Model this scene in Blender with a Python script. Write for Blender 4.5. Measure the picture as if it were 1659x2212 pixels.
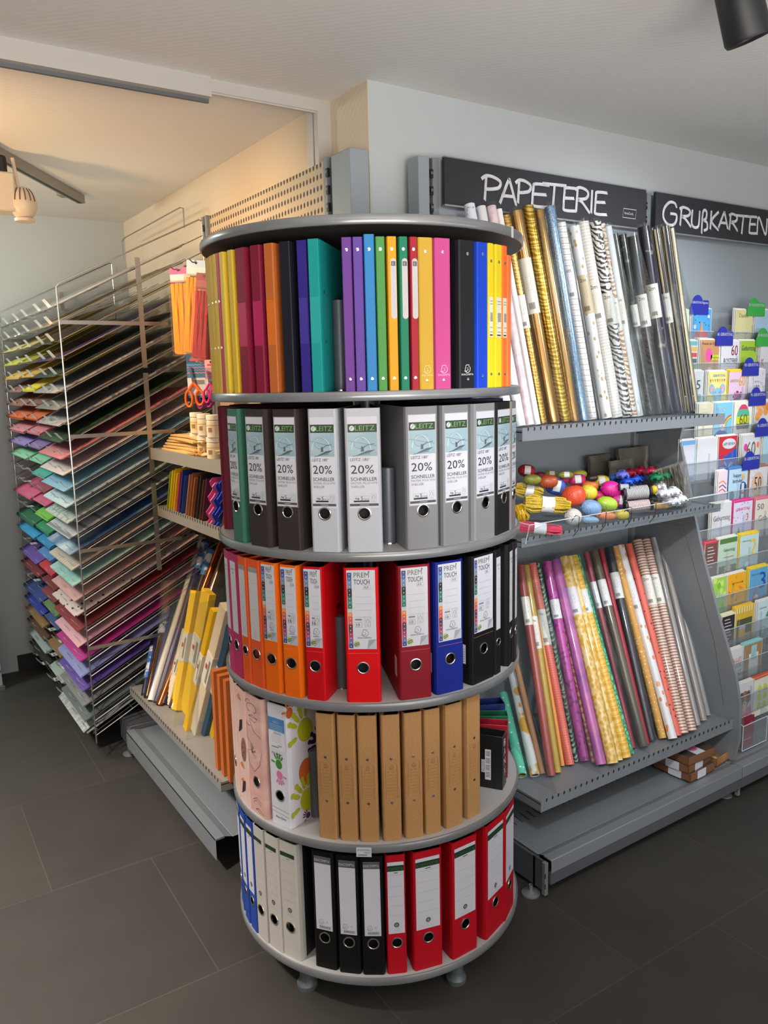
import bpy, math, random
from mathutils import Matrix, Vector
random.seed(7)
for o in list(bpy.data.objects): bpy.data.objects.remove(o)
SC = bpy.context.scene
COL = SC.collection
# ------------------------------------------------------------------ camera
F, PITCH, ROLL, YAW, CAMH = 1720.0, math.radians(9.599), math.radians(-1.3446), math.radians(33.5), 1.56
A_ = Vector((math.cos(YAW), math.sin(YAW), 0)); B_ = Vector((-math.sin(YAW), math.cos(YAW), 0))
def cf(v): return Vector((v[0]*A_.x+v[1]*A_.y, v[0]*B_.x+v[1]*B_.y, v[2]))
R0, U0, F0 = cf((1,0,0)), cf((0,math.sin(PITCH),math.cos(PITCH))), cf((0,math.cos(PITCH),-math.sin(PITCH)))
cr, sr = math.cos(ROLL), math.sin(ROLL)
RT, UP = R0*cr + U0*sr, U0*cr - R0*sr
cam = bpy.data.cameras.new('camera'); camo = bpy.data.objects.new('camera', cam); COL.objects.link(camo)
M = Matrix((RT, UP, -F0)).transposed().to_4x4(); M.translation = (0,0,CAMH); camo.matrix_world = M
cam.sensor_fit = 'HORIZONTAL'; cam.sensor_width = 36; cam.lens = F/1659*36; cam.clip_start = .02
SC.camera = camo
def ray(px, py):
    x, y = px-829.5, py-1106
    return F0 + RT*(x/F) - UP*(y/F)
def V(px, py, x=None, y=None, z=None):
    r = ray(px, py)
    t = x/r.x if x is not None else y/r.y if y is not None else (z-CAMH)/r.z
    return Vector((r.x*t, r.y*t, CAMH+r.z*t))
def PX(p):
    v = Vector(p)-Vector((0,0,CAMH)); d = v.dot(F0)
    return 829.5+v.dot(RT)/d*F, 1106-v.dot(UP)/d*F
# ------------------------------------------------------------------ world, lights, exposure
SC.view_settings.view_transform = 'Standard'; SC.view_settings.look = 'None'
SC.view_settings.exposure = 0.0; SC.view_settings.gamma = 1.0; SC.view_settings.use_curve_mapping = False
w = bpy.data.worlds.new('shop_air'); SC.world = w; w.use_nodes = True
w.node_tree.nodes['Background'].inputs[0].default_value = (.75,.82,.9,1); w.node_tree.nodes['Background'].inputs[1].default_value = .05
def light(name, kind, loc, aim, power, col=(1,1,1), size=.3, sizey=None, angle=60, blend=.6):
    d = bpy.data.lights.new(name, kind); d.energy = power; d.color = col
    if kind == 'AREA':
        d.size = size
        if sizey: d.shape = 'RECTANGLE'; d.size_y = sizey
    elif kind == 'SPOT': d.spot_size = math.radians(angle); d.spot_blend = blend; d.shadow_soft_size = size
    else: d.shadow_soft_size = size
    o = bpy.data.objects.new(name, d); COL.objects.link(o); o.location = loc
    o.rotation_euler = (Vector(aim)-Vector(loc)).to_track_quat('-Z','Y').to_euler(); return o
COOL=(.88,.94,1.0); WARM=(1.0,.66,.36); NEUT=(1.0,.93,.85)
light('added_ceiling_fill','AREA',(.1,-.9,1.35),(.3,-.6,2.44),112,NEUT,2.0,1.2)  # added fill behind the camera, aimed up to brighten the ceiling
light('added_ceiling_fill','AREA',(2.9,-1.0,1.35),(2.9,-.8,2.44),22,COOL,2.0,1.2)  # second added upward fill, cooler, for the right of the ceiling
light('added_front_fill','AREA',(1.2,-3.0,1.25),(1.1,0,1.25),40,(.96,.96,1.0),3.2,1.7)  # added fill behind the camera, brightens upright faces; no window stands there
light('track_spot_light','SPOT',(2.7,.55,2.3),(2.4,2.0,1.45),92,COOL,.05,angle=70,blend=.9)
light('track_spot_light','SPOT',(1.72,.75,2.32),(2.0,1.9,1.3),20,COOL,.05,angle=70,blend=.9)
light('track_spot_light','SPOT',(3.3,.9,2.32),(3.1,2.0,1.2),18,COOL,.05,angle=80,blend=.9)
light('track_spot_light','SPOT',(.35,.1,2.3),(2.35,1.85,.55),135,COOL,.06,angle=42,blend=.8)
light('alcove_spot_light','SPOT',(.05,2.75,2.25),(1.25,2.9,1.5),95,WARM,.05,angle=85,blend=.8)
light('alcove_spot_light','SPOT',(-.30,2.9,1.75),(.25,3.3,2.44),56,(1,.62,.28),.08,angle=110,blend=1)  # added upward spot, stands in for warm bounce on the alcove ceiling
light('alcove_panel_light','AREA',(-.6,4.0,2.3),(.3,4.1,.6),30,(.93,1,.90),.5,.5)
light('alcove_floor_light','SPOT',(-.7,1.7,2.35),(-.1,2.4,0),480,(1,.88,.80),.08,angle=70,blend=1)
# ------------------------------------------------------------------ materials
def lin(c):
    return tuple((x/12.92 if x<=.04045 else ((x+.055)/1.055)**2.4) for x in [v/255 for v in c])
MATS = {}
def mat(rgb, rough=.5, metal=0.0, spec=.5, coat=0.0, key=''):
    k = ('p',tuple(rgb),rough,metal,spec,coat,key)
    if k in MATS: return MATS[k]
    m = bpy.data.materials.new('paint_%d_%d_%d'%tuple(rgb)); m.use_nodes = True
    b = m.node_tree.nodes['Principled BSDF']; b.inputs['Base Color'].default_value = (*lin(rgb),1)
    b.inputs['Roughness'].default_value = rough; b.inputs['Metallic'].default_value = metal
    b.inputs['Specular IOR Level'].default_value = spec; b.inputs['Coat Weight'].default_value = coat
    MATS[k] = m; return m
def _coord(nt, scale, kind='Object'):
    tc = nt.nodes.new('ShaderNodeTexCoord'); mp = nt.nodes.new('ShaderNodeMapping')
    mp.inputs['Scale'].default_value = scale if hasattr(scale,'__len__') else (scale,)*3
    nt.links.new(tc.outputs[kind], mp.inputs['Vector']); return mp.outputs[0]
def pat(kind, c1, c2, scale=20, t=.5, rough=.45, metal=0.0, soft=.03, bump=0.0, coat=0.0, m2=None):
    """two-colour procedural pattern"""
    k = (kind,tuple(c1),tuple(c2),str(scale),t,rough,metal,soft,bump,coat,m2)
    if k in MATS: return MATS[k]
    m = bpy.data.materials.new('pattern_'+kind); m.use_nodes = True; nt = m.node_tree
    b = nt.nodes['Principled BSDF']; v = _coord(nt, scale)
    N = nt.nodes.new; L = nt.links.new
    if kind in ('dots','cells','crackle'):
        n = N('ShaderNodeTexVoronoi'); n.inputs['Scale'].default_value = 1
        if kind == 'crackle': n.feature = 'DISTANCE_TO_EDGE'
        if kind == 'cells': n.feature = 'SMOOTH_F1'
        L(v, n.inputs['Vector']); f = n.outputs['Distance']
    elif kind in ('noise','speck'):
        n = N('ShaderNodeTexNoise'); n.inputs['Scale'].default_value = 1; n.inputs['Detail'].default_value = 4 if kind=='noise' else 1
        L(v, n.inputs['Vector']); f = n.outputs[0]
    elif kind in ('bandz','bandx','bandy','ringz','wavy'):
        n = N('ShaderNodeTexWave'); n.inputs['Scale'].default_value = 1; n.wave_type = 'BANDS'
        n.bands_direction = {'z':'Z','x':'X','y':'Y'}.get(kind[-1],'Z')
        if kind == 'wavy': n.inputs['Distortion'].default_value = 8; n.bands_direction='DIAGONAL'
        L(v, n.inputs['Vector']); f = n.outputs['Fac']
    elif kind == 'plaid':
        a = N('ShaderNodeTexWave'); c = N('ShaderNodeTexWave'); a.bands_direction='DIAGONAL'; c.bands_direction='Z'
        a.inputs['Scale'].default_value = 1; c.inputs['Scale'].default_value = 1
        L(v,a.inputs['Vector']); L(v,c.inputs['Vector'])
        mx = N('ShaderNodeMath'); mx.operation='MAXIMUM'; L(a.outputs['Fac'],mx.inputs[0]); L(c.outputs['Fac'],mx.inputs[1]); f = mx.outputs[0]
    elif kind.startswith('grid'):   # round dots on a square grid in two axes
        ax = {'yz':(1,2),'xz':(0,2),'xy':(0,1)}[kind[4:]]
        sp = N('ShaderNodeSeparateXYZ'); L(v, sp.inputs[0]); outs=[]
        for i in ax:
            fr = N('ShaderNodeMath'); fr.operation='FRACT'; L(sp.outputs[i], fr.inputs[0])
            sb = N('ShaderNodeMath'); sb.operation='SUBTRACT'; L(fr.outputs[0], sb.inputs[0]); sb.inputs[1].default_value=.5
            pw = N('ShaderNodeMath'); pw.operation='MULTIPLY'; L(sb.outputs[0],pw.inputs[0]); L(sb.outputs[0],pw.inputs[1]); outs.append(pw.outputs[0])
        ad = N('ShaderNodeMath'); ad.operation='ADD'; L(outs[0],ad.inputs[0]); L(outs[1],ad.inputs[1])
        sq = N('ShaderNodeMath'); sq.operation='SQRT'; L(ad.outputs[0], sq.inputs[0]); f = sq.outputs[0]
    r = N('ShaderNodeValToRGB'); r.color_ramp.elements[0].position = max(0,t-soft); r.color_ramp.elements[1].position = min(1,t+soft)
    r.color_ramp.elements[0].color = (*lin(c1),1); r.color_ramp.elements[1].color = (*lin(c2),1)
    L(f, r.inputs[0]); L(r.outputs[0], b.inputs['Base Color'])
    b.inputs['Roughness'].default_value = rough; b.inputs['Metallic'].default_value = metal; b.inputs['Coat Weight'].default_value = coat
    if bump:
        bp = N('ShaderNodeBump'); bp.inputs['Strength'].default_value = bump; bp.inputs['Distance'].default_value = .002
        L(f, bp.inputs['Height']); L(bp.outputs[0], b.inputs['Normal'])
    MATS[k] = m; return m
def clear(tint=(235,240,243), glossy=.12, rough=.03, density=.06):
    k = ('clear',tint,glossy,rough,density)
    if k in MATS: return MATS[k]
    m = bpy.data.materials.new('clear_plastic'); m.use_nodes = True; nt = m.node_tree; nt.nodes.clear()
    N = nt.nodes.new; L = nt.links.new
    tr = N('ShaderNodeBsdfTransparent'); tr.inputs[0].default_value = (*lin(tint),1)
    gl = N('ShaderNodeBsdfGlossy'); gl.inputs['Roughness'].default_value = rough
    df = N('ShaderNodeBsdfDiffuse'); df.inputs[0].default_value = (*lin(tint),1)
    lw = N('ShaderNodeLayerWeight'); lw.inputs[0].default_value = .5
    pw = N('ShaderNodeMath'); pw.operation='POWER'; pw.inputs[1].default_value = 3; L(lw.outputs['Facing'],pw.inputs[0])
    ad = N('ShaderNodeMath'); ad.operation='MULTIPLY_ADD'; ad.inputs[1].default_value = .05+glossy*.6; ad.inputs[2].default_value = .03+glossy*.12; L(pw.outputs[0],ad.inputs[0])
    m1 = N('ShaderNodeMixShader'); m1.inputs[0].default_value = density; L(tr.outputs[0],m1.inputs[1]); L(df.outputs[0],m1.inputs[2])
    m2 = N('ShaderNodeMixShader'); L(ad.outputs[0],m2.inputs[0]); L(m1.outputs[0],m2.inputs[1]); L(gl.outputs[0],m2.inputs[2])
    o = N('ShaderNodeOutputMaterial'); L(m2.outputs[0],o.inputs[0]); MATS[k] = m; return m
# surfaces of the room
def wallpaper(rgb, bump=.25):
    m = bpy.data.materials.new('woodchip_wallpaper'); m.use_nodes = True; nt = m.node_tree; b = nt.nodes['Principled BSDF']
    b.inputs['Base Color'].default_value = (*lin(rgb),1); b.inputs['Roughness'].default_value = .75
    v = _coord(nt, (1,1,1)); N = nt.nodes.new; L = nt.links.new
    w1 = N('ShaderNodeTexWave'); w1.inputs['Scale'].default_value = 22; w1.inputs['Distortion'].default_value = 3; w1.bands_direction='DIAGONAL'
    n1 = N('ShaderNodeTexNoise'); n1.inputs['Scale'].default_value = 60
    L(v,w1.inputs['Vector']); L(v,n1.inputs['Vector'])
    mx = N('ShaderNodeMath'); mx.operation='MULTIPLY'; L(w1.outputs['Fac'],mx.inputs[0]); L(n1.outputs[0],mx.inputs[1])
    bp = N('ShaderNodeBump'); bp.inputs['Strength'].default_value = bump; bp.inputs['Distance'].default_value = .003
    L(mx.outputs[0],bp.inputs['Height']); L(bp.outputs[0],b.inputs['Normal']); return m
def floor_mat():
    m = bpy.data.materials.new('slate_look_vinyl'); m.use_nodes = True; nt = m.node_tree; b = nt.nodes['Principled BSDF']
    N = nt.nodes.new; L = nt.links.new; v = _coord(nt, (1,1,1))
    mp = nt.nodes['Mapping'] if 'Mapping' in nt.nodes else None
    br = N('ShaderNodeTexBrick'); br.inputs['Scale'].default_value = 1; br.inputs['Brick Width'].default_value = .62; br.inputs['Row Height'].default_value = .62
    br.inputs['Mortar Size'].default_value = .0016; br.offset = .5
    br.inputs['Color1'].default_value = (*lin((58,55,52)),1); br.inputs['Color2'].default_value = (*lin((62,59,55)),1); br.inputs['Mortar'].default_value = (*lin((78,73,68)),1)
    if mp: mp.inputs['Rotation'].default_value = (0,0,.02)
    L(v, br.inputs['Vector'])
    n = N('ShaderNodeTexNoise'); n.inputs['Scale'].default_value = 5; n.inputs['Detail'].default_value = 8; L(v,n.inputs['Vector'])
    r = N('ShaderNodeMapRange'); r.inputs[3].default_value = .78; r.inputs[4].default_value = 1.2; L(n.outputs[0], r.inputs[0])
    mx = N('ShaderNodeMix'); mx.data_type='RGBA'; mx.blend_type='MULTIPLY'; mx.inputs[0].default_value = 1
    L(br.outputs[0], mx.inputs[6]); L(r.outputs[0], mx.inputs[7]); L(mx.outputs[2], b.inputs['Base Color'])
    b.inputs['Roughness'].default_value = .5; b.inputs['Specular IOR Level'].default_value = .35
    bp = N('ShaderNodeBump'); bp.inputs['Strength'].default_value = .15; bp.inputs['Distance'].default_value=.002; L(n.outputs[0],bp.inputs['Height']); L(bp.outputs[0],b.inputs['Normal'])
    return m
# frequently used paints
WHITE = mat((226,226,224),.55); PAPER = mat((196,197,206),.65,0,.25); CREAM = mat((225,215,195),.6)
BLACK = mat((16,16,18),.45); INK = mat((38,38,42),.6); GREYINK = mat((120,122,128),.6); DARKIN = mat((22,20,22),.7)
STEEL = mat((150,152,154),.42,.55); STEELD = mat((110,113,117),.42,.5); CHROME = mat((205,205,205),.18,1.0); WIRE = mat((176,172,168),.28,.9)
GREYP = mat((138,142,146),.4,.2); RING = mat((210,206,200),.22,1.0); CARD = mat((150,112,72),.7)
# ------------------------------------------------------------------ mesh builder
I4 = Matrix.Identity(4)
_TXT = {}
def text_geo(s):
    if s in _TXT: return _TXT[s]
    cu = bpy.data.curves.new('t','FONT'); cu.body = s; cu.size = 1; cu.resolution_u = 2
    o = bpy.data.objects.new('t', cu); COL.objects.link(o)
    dg = bpy.context.evaluated_depsgraph_get(); me = bpy.data.meshes.new_from_object(o.evaluated_get(dg))
    vs = [(v.co.x, v.co.y) for v in me.vertices]; fs = [tuple(p.vertices) for p in me.polygons]
    bpy.data.objects.remove(o); bpy.data.curves.remove(cu); bpy.data.meshes.remove(me)
    x0 = min(v[0] for v in vs); x1 = max(v[0] for v in vs); y0 = min(v[1] for v in vs); y1 = max(v[1] for v in vs)
    _TXT[s] = ([((x-x0)/(x1-x0),(y-y0)/(y1-y0)) for x,y in vs], fs, (x1-x0)/(y1-y0)); return _TXT[s]
class MB:
    def __init__(s, M=None): s.v=[]; s.f=[]; s.m=[]; s.mats=[]; s.M = M or I4
    def mi(s, m):
        if m not in s.mats: s.mats.append(m)
        return s.mats.index(m)
    def add(s, vs, fs, m, M=None):
        b = len(s.v); T = s.M @ M if M is not None else s.M
        s.v += [T @ Vector(v) for v in vs]; s.f += [tuple(i+b for i in f) for f in fs]; k = s.mi(m); s.m += [k]*len(fs); return s
    def box(s, a, b, m, M=None):
        x0,y0,z0 = a; x1,y1,z1 = b
        return s.add([(x0,y0,z0),(x1,y0,z0),(x1,y1,z0),(x0,y1,z0),(x0,y0,z1),(x1,y0,z1),(x1,y1,z1),(x0,y1,z1)],
            [(0,3,2,1),(4,5,6,7),(0,1,5,4),(1,2,6,5),(2,3,7,6),(3,0,4,7)], m, M)
    def prism(s, poly, d, m, M=None, m2=None):
        """poly in XY, extruded along +Z by d"""
        n = len(poly); ar = sum(poly[i][0]*poly[(i+1)%n][1]-poly[(i+1)%n][0]*poly[i][1] for i in range(n))
        if ar < 0: poly = poly[::-1]
        s.add([(x,y,0) for x,y in poly]+[(x,y,d) for x,y in poly], [tuple(range(n-1,-1,-1)), tuple(range(n,2*n))], m, M)
        return s.add([(x,y,0) for x,y in poly]+[(x,y,d) for x,y in poly], [(i,(i+1)%n,(i+1)%n+n,i+n) for i in range(n)], m2 or m, M)
    def lathe(s, prof, m, M=None, n=24, a0=0, a1=2*math.pi):
        full = abs(a1-a0-2*math.pi)<1e-6; k = n if full else n+1; vs=[]; fs=[]
        for r,z in prof:
            for i in range(k):
                a = a0+(a1-a0)*i/n; vs.append((r*math.cos(a), r*math.sin(a), z))
        for j in range(len(prof)-1):
            for i in range(n):
                i2 = (i+1)%k; fs.append((j*k+i, j*k+i2, (j+1)*k+i2, (j+1)*k+i))
        return s.add(vs, fs, m, M)
    def cyl(s, p0, p1, r, m, n=12, r2=None, caps=True):
        p0, p1 = Vector(p0), Vector(p1); d = p1-p0; L = d.length; r2 = r if r2 is None else r2
        M = Matrix.Translation(p0) @ d.to_track_quat('Z','Y').to_matrix().to_4x4()
        prof = [(r,0),(r2,L)]
        if caps: prof = [(0.0001,0)]+prof+[(0.0001,L)]
        return s.lathe(prof, m, M, n)
    def tube(s, pts, r, m, n=6, closed=False):
        pts = [Vector(p) for p in pts]; k = len(pts); vs=[]; fs=[]; up = Vector((0,0,1)); prev=None
        for i,p in enumerate(pts):
            a = pts[(i-1)%k] if (i or closed) else p; b = pts[(i+1)%k] if (i<k-1 or closed) else p
            t = (b-a).normalized()
            if prev is None: u = t.orthogonal().normalized()
            else: u = (prev - t*prev.dot(t)).normalized()
            prev = u; w_ = t.cross(u)
            for j in range(n):
                g = 2*math.pi*j/n; vs.append(p+u*(r*math.cos(g))+w_*(r*math.sin(g)))
        for i in range(k if closed else k-1):
            i2=(i+1)%k
            for j in range(n): fs.append((i*n+j,i*n+(j+1)%n,i2*n+(j+1)%n,i2*n+j))
        if not closed: fs += [tuple(range(n-1,-1,-1)), tuple(range((k-1)*n,k*n))]
        return s.add(vs, fs, m)
    def ellipsoid(s, c, r, m, n=16, k=10, M=None):
        prof = [(max(1e-4,math.sin(math.pi*i/k)), -math.cos(math.pi*i/k)) for i in range(k+1)]
        T = Matrix.Translation(c) @ (M or I4) @ Matrix.Diagonal((r[0],r[1],r[2],1)); return s.lathe(prof, m, T, n)
    # flat printing in (u,v) on a frame matrix: x=u, y=v, z=out of the surface
    def rect(s, u0, v0, u1, v1, m, l=1): return s.add([(u0,v0,l*LAY),(u1,v0,l*LAY),(u1,v1,l*LAY),(u0,v1,l*LAY)], [(0,1,2,3)], m)
    def poly(s, pts, m, l=1): return s.add([(u,v,l*LAY) for u,v in pts], [tuple(range(len(pts)))], m)
    def disc(s, u, v, r, m, l=1, n=16, ry=None, rot=0):
        ry = ry or r; c,q = math.cos(rot),math.sin(rot)
        return s.poly([(u+r*math.cos(a)*c-ry*math.sin(a)*q, v+r*math.cos(a)*q+ry*math.sin(a)*c) for a in [2*math.pi*i/n for i in range(n)]], m, l)
    def line(s, pts, wd, m, l=1, closed=False):
        P_ = [Vector(p) for p in pts]; k=len(P_); vs=[]
        for i,p in enumerate(P_):
            a = P_[(i-1)%k] if (i or closed) else p; b = P_[(i+1)%k] if (i<k-1 or closed) else p
            t = (b-a).normalized(); n = Vector((-t.y,t.x))*wd/2; vs += [(p.x+n.x,p.y+n.y,l*LAY),(p.x-n.x,p.y-n.y,l*LAY)]
        return s.add(vs, [(2*i+1,2*((i+1)%k)+1,2*((i+1)%k),2*i) for i in range(k if closed else k-1)], m)
    def txt(s, t, u0, v0, h, m, l=2, wd=None, center=False):
        vs, fs, asp = text_geo(t); wd = wd or asp*h
        if center: u0 -= wd/2
        return s.add([(u0+x*wd, v0+y*h, l*LAY) for x,y in vs], fs, m)
    def build(s, name, parent=None, smooth=True, ang=35, **props):
        me = bpy.data.meshes.new(name); me.from_pydata([tuple(v) for v in s.v], [], s.f)
        for m in s.mats: me.materials.append(m)
        me.polygons.foreach_set('material_index', s.m)
        if smooth:
            me.polygons.foreach_set('use_smooth', [True]*len(me.polygons)); me.update()
            try: me.set_sharp_from_angle(angle=math.radians(ang))
            except Exception: pass
        me.update(); o = bpy.data.objects.new(name, me); COL.objects.link(o)
        if parent: o.parent = parent
        for k,v in props.items(): o[k] = v
        return o
LAY = .00035
def bevel(o, wd=.002, seg=2):
    b = o.modifiers.new('bevel','BEVEL'); b.width = wd; b.segments = seg; b.limit_method='ANGLE'; b.angle_limit = math.radians(40); return o
def frame(o, u, v, wn=None):
    """matrix with columns u, v, u x v at origin o"""
    u = Vector(u).normalized(); v = Vector(v).normalized(); n = u.cross(v) if wn is None else Vector(wn)
    m = Matrix((u,v,n)).transposed().to_4x4(); m.translation = Vector(o); return m
def thing(name, label, cat, loc=(0,0,0), rz=0, group=None, mat4=None):
    o = bpy.data.objects.new(name, None); o.empty_display_size = .05; COL.objects.link(o)
    if mat4 is not None: o.matrix_world = mat4
    else: o.location = loc; o.rotation_euler = (0,0,rz)
    o['label'] = label; o['category'] = cat
    if group: o['group'] = group
    return o
def tag(o, label, cat, group=None, kind=None):
    o['label'] = label; o['category'] = cat
    if group: o['group'] = group
    if kind: o['kind'] = kind
    return o
def struct(mb, name): 
    o = mb.build(name); o['kind'] = 'structure'; return o
# ------------------------------------------------------------------ room
CEIL = 2.44
WP_C = wallpaper((230,227,224),.07); WP_W = wallpaper((186,191,192),.08); WP_A = wallpaper((218,200,176),.15)
struct(MB().box((-3,-3.2,-.1),(5.2,4.9,0),floor_mat()),'floor')
struct(MB().box((-3,-3.2,CEIL),(5.2,4.9,CEIL+.1),WP_C),'ceiling')
struct(MB().box((1.402,2.15,0),(5.2,4.9,CEIL),WP_W),'wall_right')
struct(MB().box((1.40,2.151,0),(1.402,2.40,CEIL),WP_A).box((1.385,2.45,0),(1.402,4.65,CEIL),WP_A),'wall_alcove')
struct(MB().box((-3,4.65,0),(1.40,4.9,CEIL),WP_W),'wall_far')
struct(MB().box((-3.1,-3.2,0),(-3,4.9,CEIL),WP_W),'wall_left')
struct(MB().box((5.2,-3.2,0),(5.3,4.9,CEIL),WP_W),'wall_side')
struct(MB().box((-3,-3.3,0),(5.2,-3.2,CEIL),WP_W),'wall_back')
struct(MB().box((.62,4.635,0),(1.38,4.65,.09),mat((30,29,30),.5)),'baseboard_far')
AL = mat((200,196,190),.45,.3)
struct(MB().box((.985,2.375,2.405),(1.352,2.405,CEIL),AL).box((.985,2.38,2.400),(1.352,2.388,2.405),AL),'trim_1')
struct(MB().box((-3,2.36,2.385),(.99,2.42,CEIL),AL).box((-3,2.385,2.375),(.99,2.395,2.385),STEELD),'trim_2')
struct(MB().box((1.352,2.375,1.9),(1.40,2.40,CEIL),AL).box((1.352,2.41,1.9),(1.40,2.45,CEIL),AL).box((1.375,2.40,1.9),(1.40,2.41,CEIL),STEELD),'trim_3')
# pale door frame at the left edge
d = thing('sliding_gate','pale grey metal door leaf standing at the far left edge','door',(.42,4.42,0)); d['kind']='structure'; d.name='door_1'
g = MB(); PG = mat((176,186,192),.4,.2)
g.box((-.55,0,.012),(.07,.02,2.0),PG).box((.07,-.012,.02),(.088,.03,2.0),PG).box((.0,-.008,.02),(.012,0,2.0),PG); bevel(g.build('door_leaf',d),.003)
g = MB(); g.box((-.5,-.02,0),(-.05,.03,.014),BLACK).box((.06,-.03,0),(.095,.03,.02),STEELD).cyl((.078,-.016,.1),(.078,-.012,.1),.006,BLACK).cyl((.03,-.012,.1),(.03,-.001,.1),.006,BLACK); g.build('bottom_guide',d)
# ------------------------------------------------------------------ rotating binder carousel
AX = Vector((1.138,1.791,0)); CR = .40; TZ = [1.893,1.531,1.177,.823,.470,.116]; RTOP=.406
DC = Vector((-AX.x,-AX.y,0)).normalized(); DR = Vector((-DC.y,DC.x,0))   # towards the camera, to the right of the picture
if DR.dot(RT)<0: DR = -DR
def cpt(t, r, z): return AX + DC*(r*math.cos(t)) + DR*(r*math.sin(t)) + Vector((0,0,z))
def tfor(px, r, z):
    a, b = -1.40, 1.40
    for _ in range(40):
        c = (a+b)/2
        if PX(cpt(c,r,z))[0] < px: a = c
        else: b = c
    return (a+b)/2
car = thing('binder_carousel','tall round grey five-tier revolving stand holding ring binders, in the middle of the floor','carousel',AX)
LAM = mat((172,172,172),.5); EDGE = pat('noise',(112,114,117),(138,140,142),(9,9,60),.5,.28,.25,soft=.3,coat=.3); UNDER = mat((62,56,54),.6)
for i,z in enumerate(TZ):
    R = RTOP if i==0 else CR; th = .0195
    m = MB().lathe([(.0001,z),(R-.004,z)], LAM if i else EDGE, n=96)
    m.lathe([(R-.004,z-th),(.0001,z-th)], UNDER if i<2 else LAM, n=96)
    o = m.build('shelf_disc',car)
    MB().lathe([(R-.004,z-th-.001),(R-.001,z-th),(R+.001,z-th+.004),(R+.001,z-.004),(R-.001,z),(R-.004,z+.001)],EDGE,n=96).build('edge_band',o)
MB().cyl((0,0,.05),(0,0,1.88),.022,STEELD,24).build('centre_pole',car)
for i in range(5):
    for q,px in enumerate([[738],[841],[739],[685],[]][i]):
        t = tfor(px,.30,TZ[i+1]); p = cpt(t,.30,0)-AX
        hh = [.20,.178,.18,.18][i]
        MB().cyl(p+Vector((0,0,TZ[i+1])),p+Vector((0,0,TZ[i+1]+hh)),.0155,mat((92,97,105),.4,.3),20).lathe([(.0155,0),(.017,.001),(.0165,.004),(.0155,.004)],CHROME,Matrix.Translation(p+Vector((0,0,TZ[i+1])))).build('stop_tube',car)
for t in (-.62,.62,2.5,-2.5):
    p = cpt(t,.335,0)-AX
    MB().lathe([(.0001,0),(.026,0),(.027,.012),(.021,.02),(.019,.03),(.0185,.1)],mat((96,104,106),.45,.3),Matrix.Translation(p),20).build('foot',car)
g = MB().lathe([(.0001,.0),(.0,0)],BLACK) if 0 else MB()
# price sticker on the rim under the kraft binders
t0 = tfor(786,.402,.46); c = cpt(t0,.4025,.462); n = (c-AX); n.z=0; n.normalize(); u = Vector((0,0,1)).cross(n)
g = MB(frame(c-AX,u,(0,0,1)))
g.box((-.018,-.018,0),(.018,.006,.0006),PAPER); LAYS=3
for k,(y,h,wd) in enumerate([(.0015,.002,.030),(-.002,.0022,.032)]): g.rect(-.016,y,-.016+wd,y+h*.35,INK,3)
g.txt('1.95/17',-.0,-.009,.004,INK,3)
for k in range(14): g.rect(-.014+k*.0016,-.015,-.0133+k*.0016,-.0112,INK,3)
g.build('price_sticker',car)
# clear tape on the top rim
t0 = tfor(1107,.408,1.885); c = cpt(t0,.4075,1.883); n=(c-AX); n.z=0; n.normalize(); u=Vector((0,0,1)).cross(n)
MB(frame(c-AX,u,(0,0,1))).box((-.006,-.013,0),(.006,.012,.0006),mat((205,208,212),.35)).build('tape_strip',car)
# ---- logo helper drawings (u,v frame)
def face_logo(g,u,v,s,m,l=3,wd=None):
    wd = wd or s*.07
    g.line([(u+s*(.5*math.cos(a)),v+s*(.5*math.sin(a))) for a in [math.radians(x) for x in range(-150,50,20)]],wd,m,l)
    g.line([(u-.05*s,v+.5*s),(u-.28*s,v+.42*s),(u-.3*s,v+.2*s),(u-.42*s,v-.05*s),(u-.32*s,v-.1*s),(u-.55*s,v-.3*s),(u-.2*s,v-.28*s),(u-.1*s,v-.4*s)],wd,m,l)
    g.line([(u-.05*s,v+.5*s),(u+.3*s,v+.48*s),(u+.25*s,v+.2*s)],wd,m,l); g.line([(u-.1*s,v+.1*s),(u+.05*s,v+.1*s)],wd,m,l); g.line([(u+.1*s,v+.02*s),(u+.12*s,v-.2*s),(u-.08*s,v-.2*s)],wd,m,l)
def tree_mark(g,u,v,s,m,l=3):
    g.line([(u-s*.5,v-s*.8),(u+s*.5,v-s*.8),(u+s*.5,v+s*.9),(u-s*.5,v+s*.9)],s*.04,m,l,True)
    g.line([(u-s*.3,v-.05*s),(u-s*.22,v+.35*s),(u,v+.7*s),(u+s*.22,v+.35*s),(u+s*.3,v-.05*s),(u+.05*s,v-.05*s),(u+.05*s,v-.2*s)],s*.07,m,l)
    g.line([(u-.2*s,v-.4*s),(u+.2*s,v-.4*s)],s*.06,m,l); g.line([(u-.3*s,v-.65*s),(u+.3*s,v-.65*s)],s*.05,m,l)
def hand(g,u,v,s,m,rot=0,l=2):
    c,q = math.cos(rot),math.sin(rot)
    def T(x,y): return (u+s*(x*c-y*q), v+s*(x*q+y*c))
    x,y = T(0,-.12); g.disc(x,y,.40*s,m,l,18,.46*s,rot)
    for k,(fx,fy,a,L) in enumerate([(-.62,.08,1.15,.22),(-.30,.52,.4,.26),(-.05,.60,.1,.28),(.20,.56,-.25,.26),(.42,.40,-.6,.22)]):
        a = math.atan2(fy+.12,fx)-math.pi/2
        x,y = T(fx*1.0,fy*1.0); g.disc(x,y,.095*s,m,l+.3+.1*k,12,L*s*.85,rot+a)
        x,y = T(fx*1.3,(fy+.12)*1.3-.12); g.disc(x,y,.11*s,m,l+.35+.1*k,10,.11*s,rot)
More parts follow.
